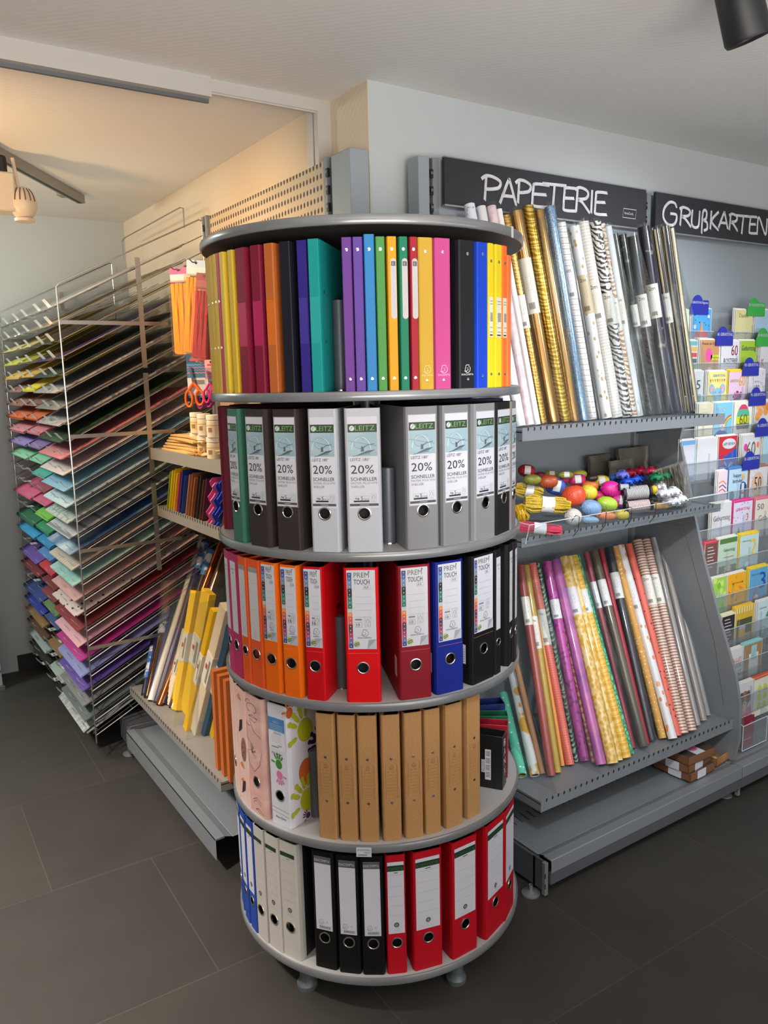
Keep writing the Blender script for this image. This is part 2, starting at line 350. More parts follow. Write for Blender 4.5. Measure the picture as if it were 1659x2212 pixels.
# ---- the printed spine labels; frame origin = bottom centre of the spine
def lab_leitz(g,w,white=False):
    k = w*.40 if not white else w*.41; lc = PAPER
    g.rect(-k,.100,k,.300,lc,1)
    D = mat((72,72,78),.6); G = mat((104,168,84),.6); SK = pat('noise',(118,148,160),(172,194,202),(9,9,30),.5,.6,soft=.4)
    if not white: g.line([(-k-.001,.099),(k+.001,.099),(k+.001,.301),(-k-.001,.301)],.0009,mat((196,198,202),.3),1,True)
    j=k*.98
    g.rect(-j,.266,j,.284,mat((48,54,50),.6),2); g.disc(-j*.72,.275,.0058,mat((186,200,190),.5),3,14); g.line([(-j*.8,.272),(-j*.72,.277),(-j*.62,.278)],.001,mat((60,90,60)),4)
    g.txt('LEITZ',-j*.5,.270,.0105,G,3,wd=j*1.35)
    g.rect(-j,.214,j,.2655,SK,2)
    A = mat((214,222,226),.5); B = mat((82,88,96),.5)
    g.line([(-j*.1+.021*math.cos(a),.228+.027*math.sin(a)) for a in [math.radians(x) for x in range(0,181,12)]],.0009,A,3)
    g.line([(-j*.2+.013*math.cos(a),.243+.012*math.sin(a)) for a in [math.radians(x) for x in range(40,330,18)]],.0008,mat((96,104,112)),3)
    g.line([(-j,.248),(-j*.2,.243),(j*.98,.236)],.0006,B,3); g.poly([(-j*.45,.216),(j*.5,.222),(j*.86,.228),(j*.3,.226)],B,4)
    g.poly([(-j*.12,.224),(-j*.1,.236),(j*.06,.234),(j*.08,.225)],B,5); g.line([(j*.02,.232),(j*.3,.238),(j*.8,.241)],.0013,B,5); g.line([(-j*.7,.214),(-j*.1,.2175),(j*.5,.2195)],.0012,B,4)
    g.txt('LEITZ 180°',-j*.88,.2035,.0068,mat((74,72,80)),3,wd=j*1.35)
    g.txt('20%',-j*.86,.176,.0185,INK,3,wd=j*1.6)
    g.txt('SCHNELLER',-j*.88,.160,.0078,INK,3,wd=j*1.82); g.txt('FASTER, PLUS VITE',-j*.88,.152,.0052,GREYINK,3,wd=j*1.84); g.txt('SNELLER',-j*.88,.1445,.0050,GREYINK,3,wd=j*.95)
    g.rect(-j*.72,.113,j*.36,.1165,INK,3); g.line([(-j*.72,.113),(j*.36,.113),(j*.36,.126),(-j*.72,.126)],.0004,GREYINK,2,True); g.txt('5',-j*.22,.117,.008,INK,3); g.txt('YEAR',-j*.04,.1172,.0036,GREYINK,3)
    g.disc(-j*.55,.121,.002,GREYINK,3); g.disc(-j*.4,.120,.0025,GREYINK,3)
    tree_mark(g,j*.68,.121,.011,GREYINK)
    g.rect(-j,.104,j,.1095,D,2); g.rect(-j*.3,.1062,j*.35,.1072,PAPER,3)
def lab_prem(g,w,dot=True,off=.0):
    k=w*.40; c0=off
    g.rect(c0-k,.128,c0+k,.3125,PAPER,1)
    cols=[(62,72,120),(72,92,150),(98,130,168),(104,124,140),(34,38,44),(40,42,46),(46,110,92),(52,120,118),(44,100,76),(176,180,184),(206,132,62),(200,84,64),(196,82,72),(90,40,60),(92,44,66),(150,52,82),(150,74,110),(96,100,150),(56,62,116)]
    for i,cc in enumerate(cols):
        v1=.3070-i*.0093; g.rect(c0-k+.001,v1-.0093,c0-k+.011,v1,mat(cc,.6),2); g.disc(c0-k+.006,v1-.0045,.0013,PAPER,3,8)
    u=c0-k+.016; W=2*k-.02
    OL=mat((108,112,92),.6)
    g.txt('PREM',u,.2955,.0115,OL,3,wd=W*.78); g.disc(u+W*.78,.3085,.0012,INK,3,8,.002,.5); g.txt('TOUCH',u,.2795,.0115,INK,3,wd=W*.8)
    g.txt('A4',u+W*.5,.2695,.0062,GREYINK,3); g.line([(u+W*.45,.268),(u+W*.86,.268),(u+W*.86,.2768),(u+W*.45,.2768)],.0005,GREYINK,2,True)
    for q in range(4): g.rect(u+.002,.250-q*.0155,u+W*.9,.2504-q*.0155,GREYINK,2)
    g.line([(u+.001,.180),(u+W*.36,.180),(u+W*.36,.191),(u+.001,.191)],.0006,INK,2,True); g.txt('10',u+W*.08,.182,.007,INK,3)
    g.rect(u+.001,.196,u+W*.36,.1995,GREYINK,3)
    tree_mark(g,u+W*.66,.191,.0125,GREYINK); face_logo(g,u+W*.5,.166,.016,GREYINK); g.txt('EXACOMPTA',u+W*.12,.153,.0032,INK,3,wd=W*.72)
    g.disc(c0-k+.019,.140,.0075,mat((166,180,126),.5),3,18); g.line([(c0-k+.013,.138),(c0-k+.018,.142),(c0-k+.025,.143)],.0018,mat((70,90,50)),4); g.line([(c0-k+.014,.1345),(c0-k+.019,.138),(c0-k+.025,.1395)],.0018,mat((70,90,50)),4)
    g.poly([(c0+k,.128),(c0+k,.150),(c0+k-.020,.128)],mat((176,180,190)),3); g.poly([(c0+k,.151),(c0+k-.018,.150),(c0+k-.021,.128)],mat((150,154,164)),2.5)
    g.rect(c0-k-.002,.1175,c0+k+.003,.1180,mat((200,120,110),.4),1)
def lab_centra(g,w,white=False,plain=False):
    k=w*.40 if not plain else w*.33
    if not white: g.rect(-k,.110,k,.300,PAPER,1)
    if white: g.rect(-k,.278,k*.9,.289,mat((26,48,36)),2); g.txt('centra',-k*.6,.280,.006,mat((44,92,56)),3,wd=k*1.1); g.rect(-k*.2,.2725,k*.25,.2735,INK,2)
    else:
        g.rect(-k,.276,k,.291,mat((22,44,30)),2); g.txt('centra',-k*.9,.279,.0085,mat((44,104,58)),3,wd=k*1.8); g.rect(-k*.2,.2705,k*.25,.2725,INK,2)
    for q in range(5): g.rect(-k*.85,.262-q*.026 if q else .266,k*.9,(.262-q*.026 if q else .266)+.0004,GREYINK,2)
    g.disc(0,.133,.0064,INK,2,18); g.disc(0,.133,.0042,mat((150,150,156)),3,14); g.txt('a',-.0016,.1308,.0045,INK,4)
    g.rect(-.006,.1238,.006,.1243,GREYINK,2); g.rect(-k*.5,.1175,k*.5,.118,GREYINK,2)
def lab_exa(g,w):
    k=w*.36
    g.rect(-k,.106,k,.303,PAPER,1); g.rect(-k,.285,k,.303,mat((84,86,90)),2); g.txt('EXACOMPTA',-k*.95,.2895,.0068,PAPER,3,wd=k*1.85)
    for q in range(5): g.rect(k*.9,.255-q*.028,k*.96,.256-q*.028,GREYINK,2)
    face_logo(g,-k*.4,.127,.013,GREYINK,2); g.disc(k*.35,.128,.0022,GREYINK,2); g.disc(k*.35,.128,.0015,PAPER,3)
    for q in range(18): g.rect(-k*.6+q*k*.077,.110,-k*.6+q*k*.077+.0008+.0006*(q%3==0),.117,GREYINK,2)
def lab_ledger(g,w,head=(150,140,130)):
    k=w*.34; g.rect(-k,.118,k,.298,mat((196,192,194)),1); g.rect(-k,.286,k,.298,mat(head),2)
    for q in range(5): g.rect(-k*.8,.26-q*.022,k*.8,.2603-q*.022,GREYINK,2)
    face_logo(g,0,.133,.012,mat((160,158,160)),2)
def lab_blank(g,w):
    k=w*.34; g.rect(-k,.115,k,.298,mat((200,200,206)),1); g.txt('centra',-k*.7,.276,.005,GREYINK,2,wd=k*1.4); g.rect(-k*.2,.268,k*.3,.2695,INK,2)
    for q in range(4): g.rect(-k*.8,.244-q*.026,k*.8,.2443-q*.026,GREYINK,2)
def lab_frame(g,w):
    K=mat((104,78,46),.7); k=w*.30
    g.line([(-k,.109),(k,.109),(k,.196),(-k,.196)],.0006,K,2,True); face_logo(g,0,.187,.010,K,2)
    for q in range(8): g.rect(-k*.85,.176-q*.008,k*.85,.1764-q*.008,K,2)
def lab_slot(g,w):
    off=w*.12; k=.0062; m=mat((186,182,182)); g.rect(off-k,.156,off+k,.268,m,1); g.disc(off,.268,k,m,1.01); g.disc(off,.156,k,m,1.02)
    g.rect(off-.0045,.2585,off+.0045,.268,mat((84,82,86)),2); g.txt('E',off-.002,.2605,.005,m,3)
    for q in range(24): g.rect(off-.0035,.16+q*.004,off+.0035,.1603+q*.004,mat((160,156,160)),2)
def lab_price(g,w):
    g.rect(-w*.42,.113,w*.36,.202,mat((214,212,190)),1)
    for q in range(10): g.rect(-w*.2,.148+q*.002,w*.3,.149+q*.002,INK,2)
    for v in (.124,.134,.186,.192): g.rect(-w*.25,v,w*.3,v+.0014,GREYINK,2)
    g.rect(-w*.3,.116,w*.25,.119,INK,2)
def lab_exafoot(g,w,c):
    face_logo(g,0,.043,.017,c,2); g.txt('EXACOMPTA',-w*.36,.0285,.004,c,2,wd=w*.72)
def lab_lineart(g,w):
    K=mat((40,30,30)); k=w/2
    g.line([(-.6*k+.5*k*math.cos(a),.27+.035*math.sin(a)) for a in [math.radians(x) for x in range(60,300,15)]],.0012,K,3)
    g.line([(-.2*k+.6*k*math.cos(a),.285+.012*math.sin(a)*(1 if a<6 else 1)) for a in [math.radians(x) for x in range(-60,250,18)]],.001,K,3)
    g.line([(-.6*k,.262),(-.1*k,.268),(.5*k,.262),(.1*k,.250),(-.4*k,.255),(-.6*k,.262),(.5*k,.262)],.001,K,3)
    g.line([(-.5*k,.25),(-.1*k,.225),(.9*k,.215)],.001,K,3); g.line([(-.9*k,.24),(-.92*k,.20),(-.3*k,.185),(-.5*k,.17),(-.95*k,.165),(-.8*k,.13),(-.2*k,.115),(.5*k,.14),(.9*k,.18)],.001,K,3)
    for a in (.2,.9,1.6,-.6): g.line([(-.4*k,.165),(-.4*k+.4*k*math.cos(a),.165+.022*math.sin(a)),(-.4*k+.55*k*math.cos(a+.3),.165+.02*math.sin(a+.3)),(-.4*k,.165)],.0009,K,3)
    g.line([(-.6*k,.035),(-.1*k,.045),(.5*k,.037),(.4*k,.03),(-.2*k,.038),(-.5*k,.028)],.001,K,3)
    g.line([(-.3*k,.012),(.1*k,.018),(.7*k,.009),(.2*k,.007),(-.2*k,.013)],.001,K,3)
def lab_leaf(g,w):
    K=mat((44,34,36)); O=mat((206,128,84)); k=w/2; S=mat((150,104,96))
    for v,s in ((.215,1),(.045,1)): g.poly([(-.5*k,v-.022),(-.2*k,v+.015),(.35*k,v+.024),(.2*k,v-.004)],K,3)
    for v in (.292,.105,.06): g.poly([(-.6*k,v),(-.1*k,v+.012),(.3*k,v-.004),(-.2*k,v-.006)],O,2)
    g.disc(.3*k,.155,.5*k,S,2,18,.034,-.15)
    for q in range(22): g.disc(.3*k+random.uniform(-.35,.35)*k,.155+random.uniform(-.026,.026),.0016,K,3,6)
    for q in range(12): g.disc(random.uniform(-.2,.3)*k,random.choice((.255,.09))+random.uniform(-.012,.012),.0006,K,3,5)
def lab_hands(g,w):
    k=w/2; B=mat((74,134,188)); g.rect(-.85*k,.248,.7*k,.282,B,2); g.txt('NEU !',-.35*k,.268,.006,PAPER,3,wd=.6*k)
    for q in range(4): g.rect(-.7*k,.2635-q*.0045,.55*k,.2643-q*.0045,mat((190,214,232)),3)
    g.rect(-.85*k,.200,.7*k,.248,mat((222,222,228)),2); g.txt('DONAU',-.35*k,.240,.0055,INK,3,wd=.75*k)
    for q in range(5): g.rect(-.6*k,.235-q*.004,(.4-.1*(q%2))*k,.2355-q*.004,GREYINK,3)
    g.txt('1.95/17',.0*k,.209,.005,INK,3,wd=.4*k)
    for q in range(14): g.rect(-.6*k+q*.05*k,.205,-.6*k+q*.05*k+.0008,.2085,INK,3)
    g.txt('Mein Ordner',-.6*k,.187,.006,INK,3,wd=1.0*k); g.txt('Mein Name',-.5*k,.018,.006,INK,3,wd=1.0*k)
    g.line([(-.85*k,.046),(.8*k,.040)],.0007,INK,3); g.line([(-.85*k,.035),(.8*k,.029)],.0007,INK,3)
    hand(g,.0*k,.166,.027,mat((62,136,54)),.1); hand(g,.05*k,.132,.025,mat((214,118,160)),math.pi+.2)
def side_hands(g,D):
    for (x,v,s,c,r) in ((.10,.245,.07,(176,180,40),.6),(.10,.06,.07,(176,180,40),.6),(.165,.185,.06,(58,30,66),1.2),(.13,.135,.0,(0,0,0),0),(.2,.28,.05,(196,92,40),.3),(.05,.305,.03,(196,92,40),0),(.22,.11,.05,(170,60,50),.8),(.2,.03,.035,(74,36,84),2),(.1,.012,.02,(74,36,84),1)):
        if s: hand(g,x-.052,v,s,mat(c),r,l=2+x*4)
    g.disc(.053,.128,.030,mat((200,98,44)),2,20,.036,.3); g.disc(.068,.145,.014,mat((204,104,48)),2.4,14,.026,-.4)
# ---- a file: cover of three boards (tapering to the fore edge, as an empty file is squeezed together), label, finger ring
def phi_pts(tier, xl, xr, r):
    z = TZ[tier]; return cpt(tfor(xl,r,z),r,0), cpt(tfor(xr,r,z),r,0)
def file_(kind, tier, xl, xr, col, label, lab=None, r=.388, h=.318, depth=None, ring=None, ringv=.083, rivets=None, group=None, taper=.34, side=None, band=None, inner=None, tt=None, wid=None, rado=False, m=None, rz0=0):
    z = TZ[tier]+.0006
    if tt is not None:
        w = wid; c0 = cpt(tt, r, 0); n = (c0-AX).normalized(); u = Vector((0,0,1)).cross(n)
        if rz0: u = Matrix.Rotation(rz0,3,'Z') @ u
        a, b = c0-u*w/2, c0+u*w/2
    else:
        a, b = phi_pts(tier, xl, xr, r)
    w = (b-a).length; c = (a+b)/2; u = (b-a).normalized(); rz = math.atan2(u.y,u.x)
    name = 'lever_arch_file' if kind=='L' else 'ring_binder'; D = depth or (.272 if kind=='L' else .25)
    T = thing(name,label,'binder',(c.x,c.y,z),rz,group)
    th = .0022; k=w/2; e = max(.006,k*taper); cm = m or mat(col,.5,0.0,.2); im = inner or DARKIN
    bl = min(.006,k*.22)       # softened vertical edges of the spine
    g = MB(); H = h
    # outer skin profile (x,y) y inwards
    out = [(-e,D),(-k,.010),(-k+bl*.35,.002),(-k+bl,0),(k-bl,0),(k-bl*.35,.002),(k,.010),(e,D)]
    inn = [(-e+th,D),(-k+th,.011),(-k+bl+.001,th),(k-bl-.001,th),(k-th,.011),(e-th,D)]
    hole = ring
    n = len(out); segs = [i for i in range(n-1) if not (hole and i==3)]
    vs=[]; fs=[]
    for i in segs:
        b0=len(vs); (x0,y0),(x1,y1)=out[i],out[i+1]
        vs += [(x0,y0,0),(x1,y1,0),(x1,y1,H),(x0,y0,H)]; fs.append((b0,b0+1,b0+2,b0+3))
    g.add(vs,fs,cm)
    vs=[]; fs=[]
    for i in range(len(inn)-1):
        if hole and i==2: continue
        b0=len(vs); (x0,y0),(x1,y1)=inn[i],inn[i+1]
        vs += [(x0,y0,0),(x1,y1,0),(x1,y1,H),(x0,y0,H)]; fs.append((b0+3,b0+2,b0+1,b0))
    g.add(vs,fs,im)
    for zz in (0,H):   # board edges
        pts_o=[Vector((x,y,zz)) for x,y in out]; pts_i=[Vector((x,y,zz)) for x,y in inn]
        idx=[0,1,2,2,3,3,4,5] if False else [0,1,1,2,3,4,4,5]
        for i in range(n-1):
            a1,a2=pts_o[i],pts_o[i+1]; b1,b2=pts_i[idx[i]],pts_i[idx[i+1]]
            if (b1-b2).length<1e-6: g.add([a1,a2,b1],[(0,1,2)],cm)
            else: g.add([a1,a2,b2,b1],[(0,1,2,3)],cm)
    for s_ in (-1,1): g.add([(s_*e,D,0),(s_*(e-th),D,0),(s_*(e-th),D,H),(s_*e,D,H)],[(0,1,2,3)],cm)
    if hole:      # flat spine with a real round hole
        N=20; rr=min(.0125,(k-bl)*.62); vz=ringv; X=k-bl
        for yy,mm in ((0,cm),(th,im)):
            ci=[(rr*math.cos(2*math.pi*j/N), vz+rr*math.sin(2*math.pi*j/N)) for j in range(N)]
            def sq(cx,cz):
                dx,dz=cx,cz-vz; s=min(X/abs(dx) if abs(dx)>1e-9 else 9, .03/abs(dz) if abs(dz)>1e-9 else 9); return (dx*s, vz+dz*s)
            so=[sq(*p) for p in ci]
            # put exact corners in
            vs=[(x,yy,z_) for x,z_ in ci]+[(x,yy,z_) for x,z_ in so]; fs=[(j,(j+1)%N,(j+1)%N+N,j+N) for j in range(N)]
            g.add(vs,fs,mm)
            for sx in (-1,1):
                for sz in (-1,1):
                    cand=[p for p in so if p[0]*sx>0 and (p[1]-vz)*sz>0]
                    pa=[p for p in cand if abs(abs(p[0])-X)<1e-6]; pb=[p for p in cand if abs(abs(p[1]-vz)-.03)<1e-6]
                    if pa and pb:
                        pa=max(pa,key=lambda p:abs(p[1]-vz)); pb=max(pb,key=lambda p:abs(p[0])); g.add([(pa[0],yy,pa[1]),(sx*X,yy,vz+sz*.03),(pb[0],yy,pb[1])],[(0,1,2)],mm)
            xi = X
            g.add([(-xi,yy,0),(xi,yy,0),(xi,yy,vz-.03),(-xi,yy,vz-.03),(-xi,yy,vz+.03),(xi,yy,vz+.03),(xi,yy,H),(-xi,yy,H)],[(0,1,2,3),(4,5,6,7)],mm)
        g.build('cover',T)
        MB(frame((0,-.0004,vz),(1,0,0),(0,0,1))).lathe([(rr-.0008,-.003),(rr-.0008,.0008),(rr+.0004,.0016),(rr+.0024,.0012),(rr+.0028,0)],RING if ring!='dark' else mat((120,118,118),.3,.9),n=28).build('finger_ring',T)
    else: g.build('cover',T)
    if kind=='L' and hole:     # dark back board of the mechanism seen through the hole
        MB().box((-k*.7,.02,.04),(k*.7,.024,H-.05),DARKIN).build('mechanism_plate',T)
    if lab:
        g = MB(frame((0,0,0),(1,0,0),(0,0,1))); lab(g,w); o=g.build('spine_label',T)
    if band:
        g = MB(frame((0,0,0),(1,0,0),(0,0,1))); g.rect(-k+bl,.104,k-bl,.200,mat(band,.4),1); g.build('inner_label_window',T)
    for (rx,rv) in (rivets or []):
        MB(frame((rx*w,0,rv),(1,0,0),(0,0,1))).lathe([(.0036,0),(.0034,.0007),(.0015,.0012),(.0001,.0008)],CHROME,n=14).build('rivet',T)
    # side cover frames: s=-1 left board, 1 right board
    def sidef(s): 
        if s>0: return frame((k,.010,0),(e-k,D-.010,0),(0,0,1))
        return frame((-e,D,0),(e-k,.010-D,0),(0,0,1))
    if side:
        s_, fn = side; g = MB(sidef(s_)); fn(g,D); g.build('cover_print',T)
    if rado:
        for s_ in (1,-1):
            g = MB(sidef(s_))
            for v in (.120,.200):
                u_ = .09 if s_>0 else D-.10
                g.line([(u_-.008+.007*math.cos(a)+(.016 if abs(a)<1.58 or a>4.7 else 0), v+.0055*math.sin(a)) for a in [math.radians(x) for x in range(0,360,20)]],.0016,RING,2,True)
                g.line([(u_-.008,v),(u_+.008,v)],.009,BLACK,1.5)
            g.build('locking_slot',T)
    return T
RV = [(0,.293),(0,.026)]
# tier 1 : thin ring binders -----------------------------------------------------------------
G1='thin ring binders on the top tier'; hw=.398
def t1(xl,xr,col,label,**k):
    k.setdefault('r',.392); k.setdefault('h',.318); file_('R',1,xl,xr,col,label,**k)
MID=[(0,.210),(0,.105)]
YW=(210,166,24)
t1(458.6,466.6,YW,'mustard yellow ring binder, outermost left on the top tier, two rivets',rivets=MID,r=.398)
t1(467,474,YW,'mustard yellow ring binder with rivets, next to the outermost left one',rivets=MID,r=.398)
t1(474.5,481,(202,168,44),'yellow ring binder with rivets touching the slim crimson spine',rivets=MID,r=.398)
t1(481.5,487.5,(166,52,70),'very slim crimson ring binder squeezed between yellow binders, top tier',rivets=MID,r=.397)
t1(488.5,497,(214,180,50),'yellow ring binder with a broad side, right of the slim crimson spine',r=.396)
t1(506,516.5,(210,172,40),'yellow ring binder touching the first crimson binder, top tier',r=.393)
t1(521,543,(122,22,48),'crimson translucent ring binder, left one of the pair on the top tier',band=(172,28,80),rivets=None)
t1(553,575,(122,22,52),'crimson translucent ring binder, right one of the pair beside the orange binder',band=(172,28,84))
t1(582,603,(176,96,44),'translucent orange ring binder between crimson and black on top tier',band=(204,104,32))
t1(615,638,(24,26,36),'black ring binder left of the indigo one on the top tier')
t1(651,673,(46,36,120),'indigo ring binder between the black and teal binders',band=(54,42,134),r=.388)
def teal_rivets(g,D):
    for v in (.212,.108): g.disc(.02,v,.0035,BLACK,2); g.disc(.02,v,.0022,STEELD,3)
t1(674.5,699,(24,138,136),'wide teal ring binder whose cover side is showing, left of the grey post',band=(28,146,142),side=(1,teal_rivets),depth=.2,r=.393)
t1(746,768,(104,62,140),'purple glossy ring binder right of the grey post',rivets=RV)
t1(769.5,791.5,(96,66,150),'purple glossy ring binder touching the light blue binder',rivets=RV)
t1(793,816.5,(48,124,184),'light blue ring binder, tallest spine on the top tier',rivets=RV,h=.323)
t1(818,838.5,(76,142,72),'grass green ring binder beside the light blue one, top tier',rivets=RV)
t1(842,863,(222,152,24),'orange-yellow ring binder with a rounded white spine label',rivets=RV,lab=lab_slot,r=.394)
t1(867,886.5,(24,120,88),'dark green ring binder with a rounded white spine label',rivets=RV,lab=lab_slot,r=.394)
t1(890,906.5,(160,34,52),'red ring binder with a rounded white spine label, top tier',rivets=RV,lab=lab_slot,r=.394)
t1(907,939.5,(194,156,54),'wide mustard ring binder with face logo near the bottom',rivets=[(0,.290),(0,.020)],lab=lambda g,w: lab_exafoot(g,w,mat((224,206,150))))
t1(942,976.5,(190,74,136),'pink ring binder with face logo near the bottom',rivets=[(0,.290),(0,.020)],lab=lambda g,w: lab_exafoot(g,w,mat((236,190,214))),r=.394)
t1(992,1027,(30,31,36),'broad black ring binder with white face logo near the bottom',rivets=[(.05,.290),(.05,.020)],lab=lambda g,w: lab_exafoot(g,w,mat((226,226,230))),r=.394)
t1(1031,1055.5,(24,66,190),'royal blue ring binder right of the broad black one, top tier',rivets=RV,r=.394)
t1(1056,1066,(222,200,36),'bright yellow ring binder with price sticker, touching the royal blue one',rivets=[(0,.28),(0,.03)],lab=lab_price,r=.398)
t1(1070.5,1084.5,(220,198,36),'bright yellow ring binder with price sticker, touching the orange one',rivets=[(0,.28),(0,.03)],lab=lab_price,r=.399)
t1(1085.2,1095,(236,112,40),'orange ring binder with price sticker at the right end of the top tier',rivets=[(0,.28),(0,.03)],lab=lab_price,r=.401)
t1(1096,1104,(236,118,66),'plain orange ring binder wrapped in film, last on the right of the top tier',r=.401,h=.30)
# tier 2 : wide lever arch files with twenty-percent labels ------------------------------------
def t2(xl,xr,col,label,lab=lab_leitz,**k):
    k.setdefault('ring',True); k.setdefault('ringv',.087); k.setdefault('r',.390); return file_('L',2,xl,xr,col,label,lab,**k)
t2(0,0,(112,24,46),'dark red lever arch file seen side on with two oval slots, second tier',lab=None,tt=-1.50,wid=.078,r=.385,rado=True,taper=.6,ring=None)
t2(504,526,(54,104,86),'green lever arch file turned far left on the second tier',r=.394)
t2(540.5,584,(54,46,44),'dark brown lever arch file beside the green one',r=.392)
t2(599.5,652,(54,46,46),'dark brown lever arch file beside the white ones')
WF=(176,178,187)
t2(674,736,WF,'white lever arch file beside the brown one, twenty percent label',lab=lambda g,w: lab_leitz(g,w,True),r=.392,rado=False)
t2(751.5,828,WF,'white lever arch file left of the grey stop post',lab=lambda g,w: lab_leitz(g,w,True),r=.392)
GF=(122,122,124)
t2(880,950,GF,'wide grey lever arch file right of the stop post, side visible')
t2(958,1016,GF,'middle grey lever arch file on the second tier')
t2(1025,1071,(128,128,130),'grey lever arch file touching the black one, second tier')
t2(1072,1103,(26,26,28),'black lever arch file with twenty percent label at the right',r=.392)
t2(1104,1114,(120,112,110),'narrowest visible grey file at the far right rim, second tier',r=.396)
# tier 3 ------------------------------------------------------------------------------------------
def t3(xl,xr,col,label,lab=lab_prem,**k):
    k.setdefault('ring',True); k.setdefault('ringv',.083); k.setdefault('r',.389); return file_('L',3,xl,xr,col,label,lab,**k)
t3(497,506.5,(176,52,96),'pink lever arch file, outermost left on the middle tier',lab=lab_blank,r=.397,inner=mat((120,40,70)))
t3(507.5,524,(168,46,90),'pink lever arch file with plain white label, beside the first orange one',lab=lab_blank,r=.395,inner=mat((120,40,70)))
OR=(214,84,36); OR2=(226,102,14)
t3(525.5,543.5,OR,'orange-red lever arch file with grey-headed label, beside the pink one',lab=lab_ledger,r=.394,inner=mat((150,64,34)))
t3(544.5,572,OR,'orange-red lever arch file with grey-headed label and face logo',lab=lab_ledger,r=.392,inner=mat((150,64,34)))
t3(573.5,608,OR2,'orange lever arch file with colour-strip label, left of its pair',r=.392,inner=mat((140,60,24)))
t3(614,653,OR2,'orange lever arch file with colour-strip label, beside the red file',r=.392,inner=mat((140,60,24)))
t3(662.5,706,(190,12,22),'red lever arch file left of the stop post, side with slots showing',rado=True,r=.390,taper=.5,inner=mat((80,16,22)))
t3(749.5,824.5,(204,8,18),'bright red lever arch file at the centre of the middle tier',inner=mat((70,10,14)))
def side_tag(g,D): g.rect(D-.045,.05,D-.018,.098,mat((214,210,212)),2); [g.rect(D-.042,.055+q*.006,D-.022,.0565+q*.006,GREYINK,3) for q in range(6)]
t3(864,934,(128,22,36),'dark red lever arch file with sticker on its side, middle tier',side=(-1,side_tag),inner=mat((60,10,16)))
t3(943,1003,(22,38,128),'blue lever arch file right of the dark red one, middle tier',side=(-1,side_tag))
t3(1020,1069,(20,20,22),'black lever arch file with colour-strip label, middle tier',side=(-1,side_tag))
t3(1069.8,1082.5,(22,22,24),'slim black lever arch file with plain label, middle tier',lab=lab_blank,r=.389)
t3(1098,1110,(20,20,22),'black lever arch file standing apart near the right rim, middle tier',lab=lab_blank,r=.393,taper=.5)
t3(1110.6,1116.5,(26,24,26),'black file on the extreme right rim of the middle tier, almost edge-on',lab=lab_blank,r=.398)
# tier 4 ------------------------------------------------------------------------------------------
def t4(xl,xr,col,label,lab=None,**k):
    k.setdefault('r',.386); return file_(k.pop('kd','R'),4,xl,xr,col,label,lab,**k)
PK = pat('noise',(206,158,150),(224,184,172),(7,7,14),.5,.5,soft=.08); PK2 = pat('noise',(222,196,184),(226,180,170),(9,9,12),.5,.5,soft=.1)
t4(505,518.5,0,'pale pink patterned file at the left end of the fourth tier',m=PK2,kd='L',ring=True,r=.396)
t4(520,541,0,'pale pink file printed with dark leaves and orange shapes',m=PK2,lab=lab_leaf,kd='L',r=.394)
t4(542,576,0,'pink file with black one-line face drawing and finger ring',m=PK,lab=lab_lineart,kd='L',ring=True,ringv=.090,r=.391)
t4(587,631,(212,212,222),'white file printed with coloured children handprints',lab=lab_hands,kd='L',ring=True,ringv=.080,side=(1,side_hands),rado=True,r=.384,taper=.7)
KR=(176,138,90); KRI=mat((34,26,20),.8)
KM = pat('speck',(166,122,72),(180,136,86),(240,240,240),.5,.7,soft=.3)
for i,(a,b,l) in enumerate([(689,729.5,'first of the row, beside the stop post'),(734.5,774,'second from the stop post'),(777.5,820,'third from the stop post, above the price sticker'),
   (828,869.5,'fourth from the stop post, just right of the price sticker'),(876,916.5,'with a narrow gap to its left, fifth from the post'),(919.5,954.5,'narrower, sixth from the stop post'),(964,1001.5,'second from the right end of the row'),(1010,1039.5,'last on the right, beside the black small binders')]):
    t4(a,b,KR,'brown kraft cardboard ring binder, '+l,lab=lab_frame,m=KM,inner=KRI,rivets=[(0,.209),(0,.098)],r=[.383,.383,.384,.384,.383,.381,.380,.376][i],depth=.24,taper=.5,group='kraft ring binders on the fourth tier')
# small A5 binders standing one behind the other at the right
def small(k,t,col,label,h=.20,w=.035,prt=None):
    z=TZ[4]+.0006; c=cpt(t,.372,0); n=(c-AX).normalized(); u=Vector((0,0,1)).cross(n); T=thing('ring_binder',label,'binder',(c.x,c.y,z),math.atan2(u.y,u.x)); D=.165; th=.0022; kk=w/2; cm=mat(col,.35)
    g=MB(); g.box((-kk,0,0),(-kk+th,D,h),cm).box((kk-th,0,0),(kk,D,h),cm).box((-kk+th,0,0),(kk-th,th,h),cm); bevel(g.build('cover',T),.0008)
    if prt: g=MB(frame((0,0,0),(1,0,0),(0,0,1))); prt(g); g.build('spine_lettering',T)
    for v in (h-.02,.015): MB(frame((-kk,.13,v),(0,-1,0),(0,0,1))).lathe([(.004,0),(.0036,.0008),(.0001,.0012)],CHROME,n=14).build('rivet',T)
    return T
def banx(g):
    for i,ch in enumerate('BANX'): g.txt(ch,-.010,.118-i*.027,.019,mat((226,222,206)),2,wd=.019)
s1=small(0,1.17,(22,22,24),'small black ring binder with white vertical capitals on the spine, front of its row',h=.150,w=.045,prt=banx)
g=MB(frame((-.0225,.165,0),(0,-1,0),(0,0,1))); g.rect(.118,.024,.134,.110,mat((206,206,210)),2); [g.rect(.120,.028+q*.004,.132,.0295+q*.004,INK,3) for q in range(20) if q%5]; g.rect(.108,.044,.120,.080,mat((200,200,206)),2.4); [g.rect(.110,.047+q*.0035,.118,.048+q*.0035,INK,3) for q in range(9)]; g.build('barcode_label',s1)
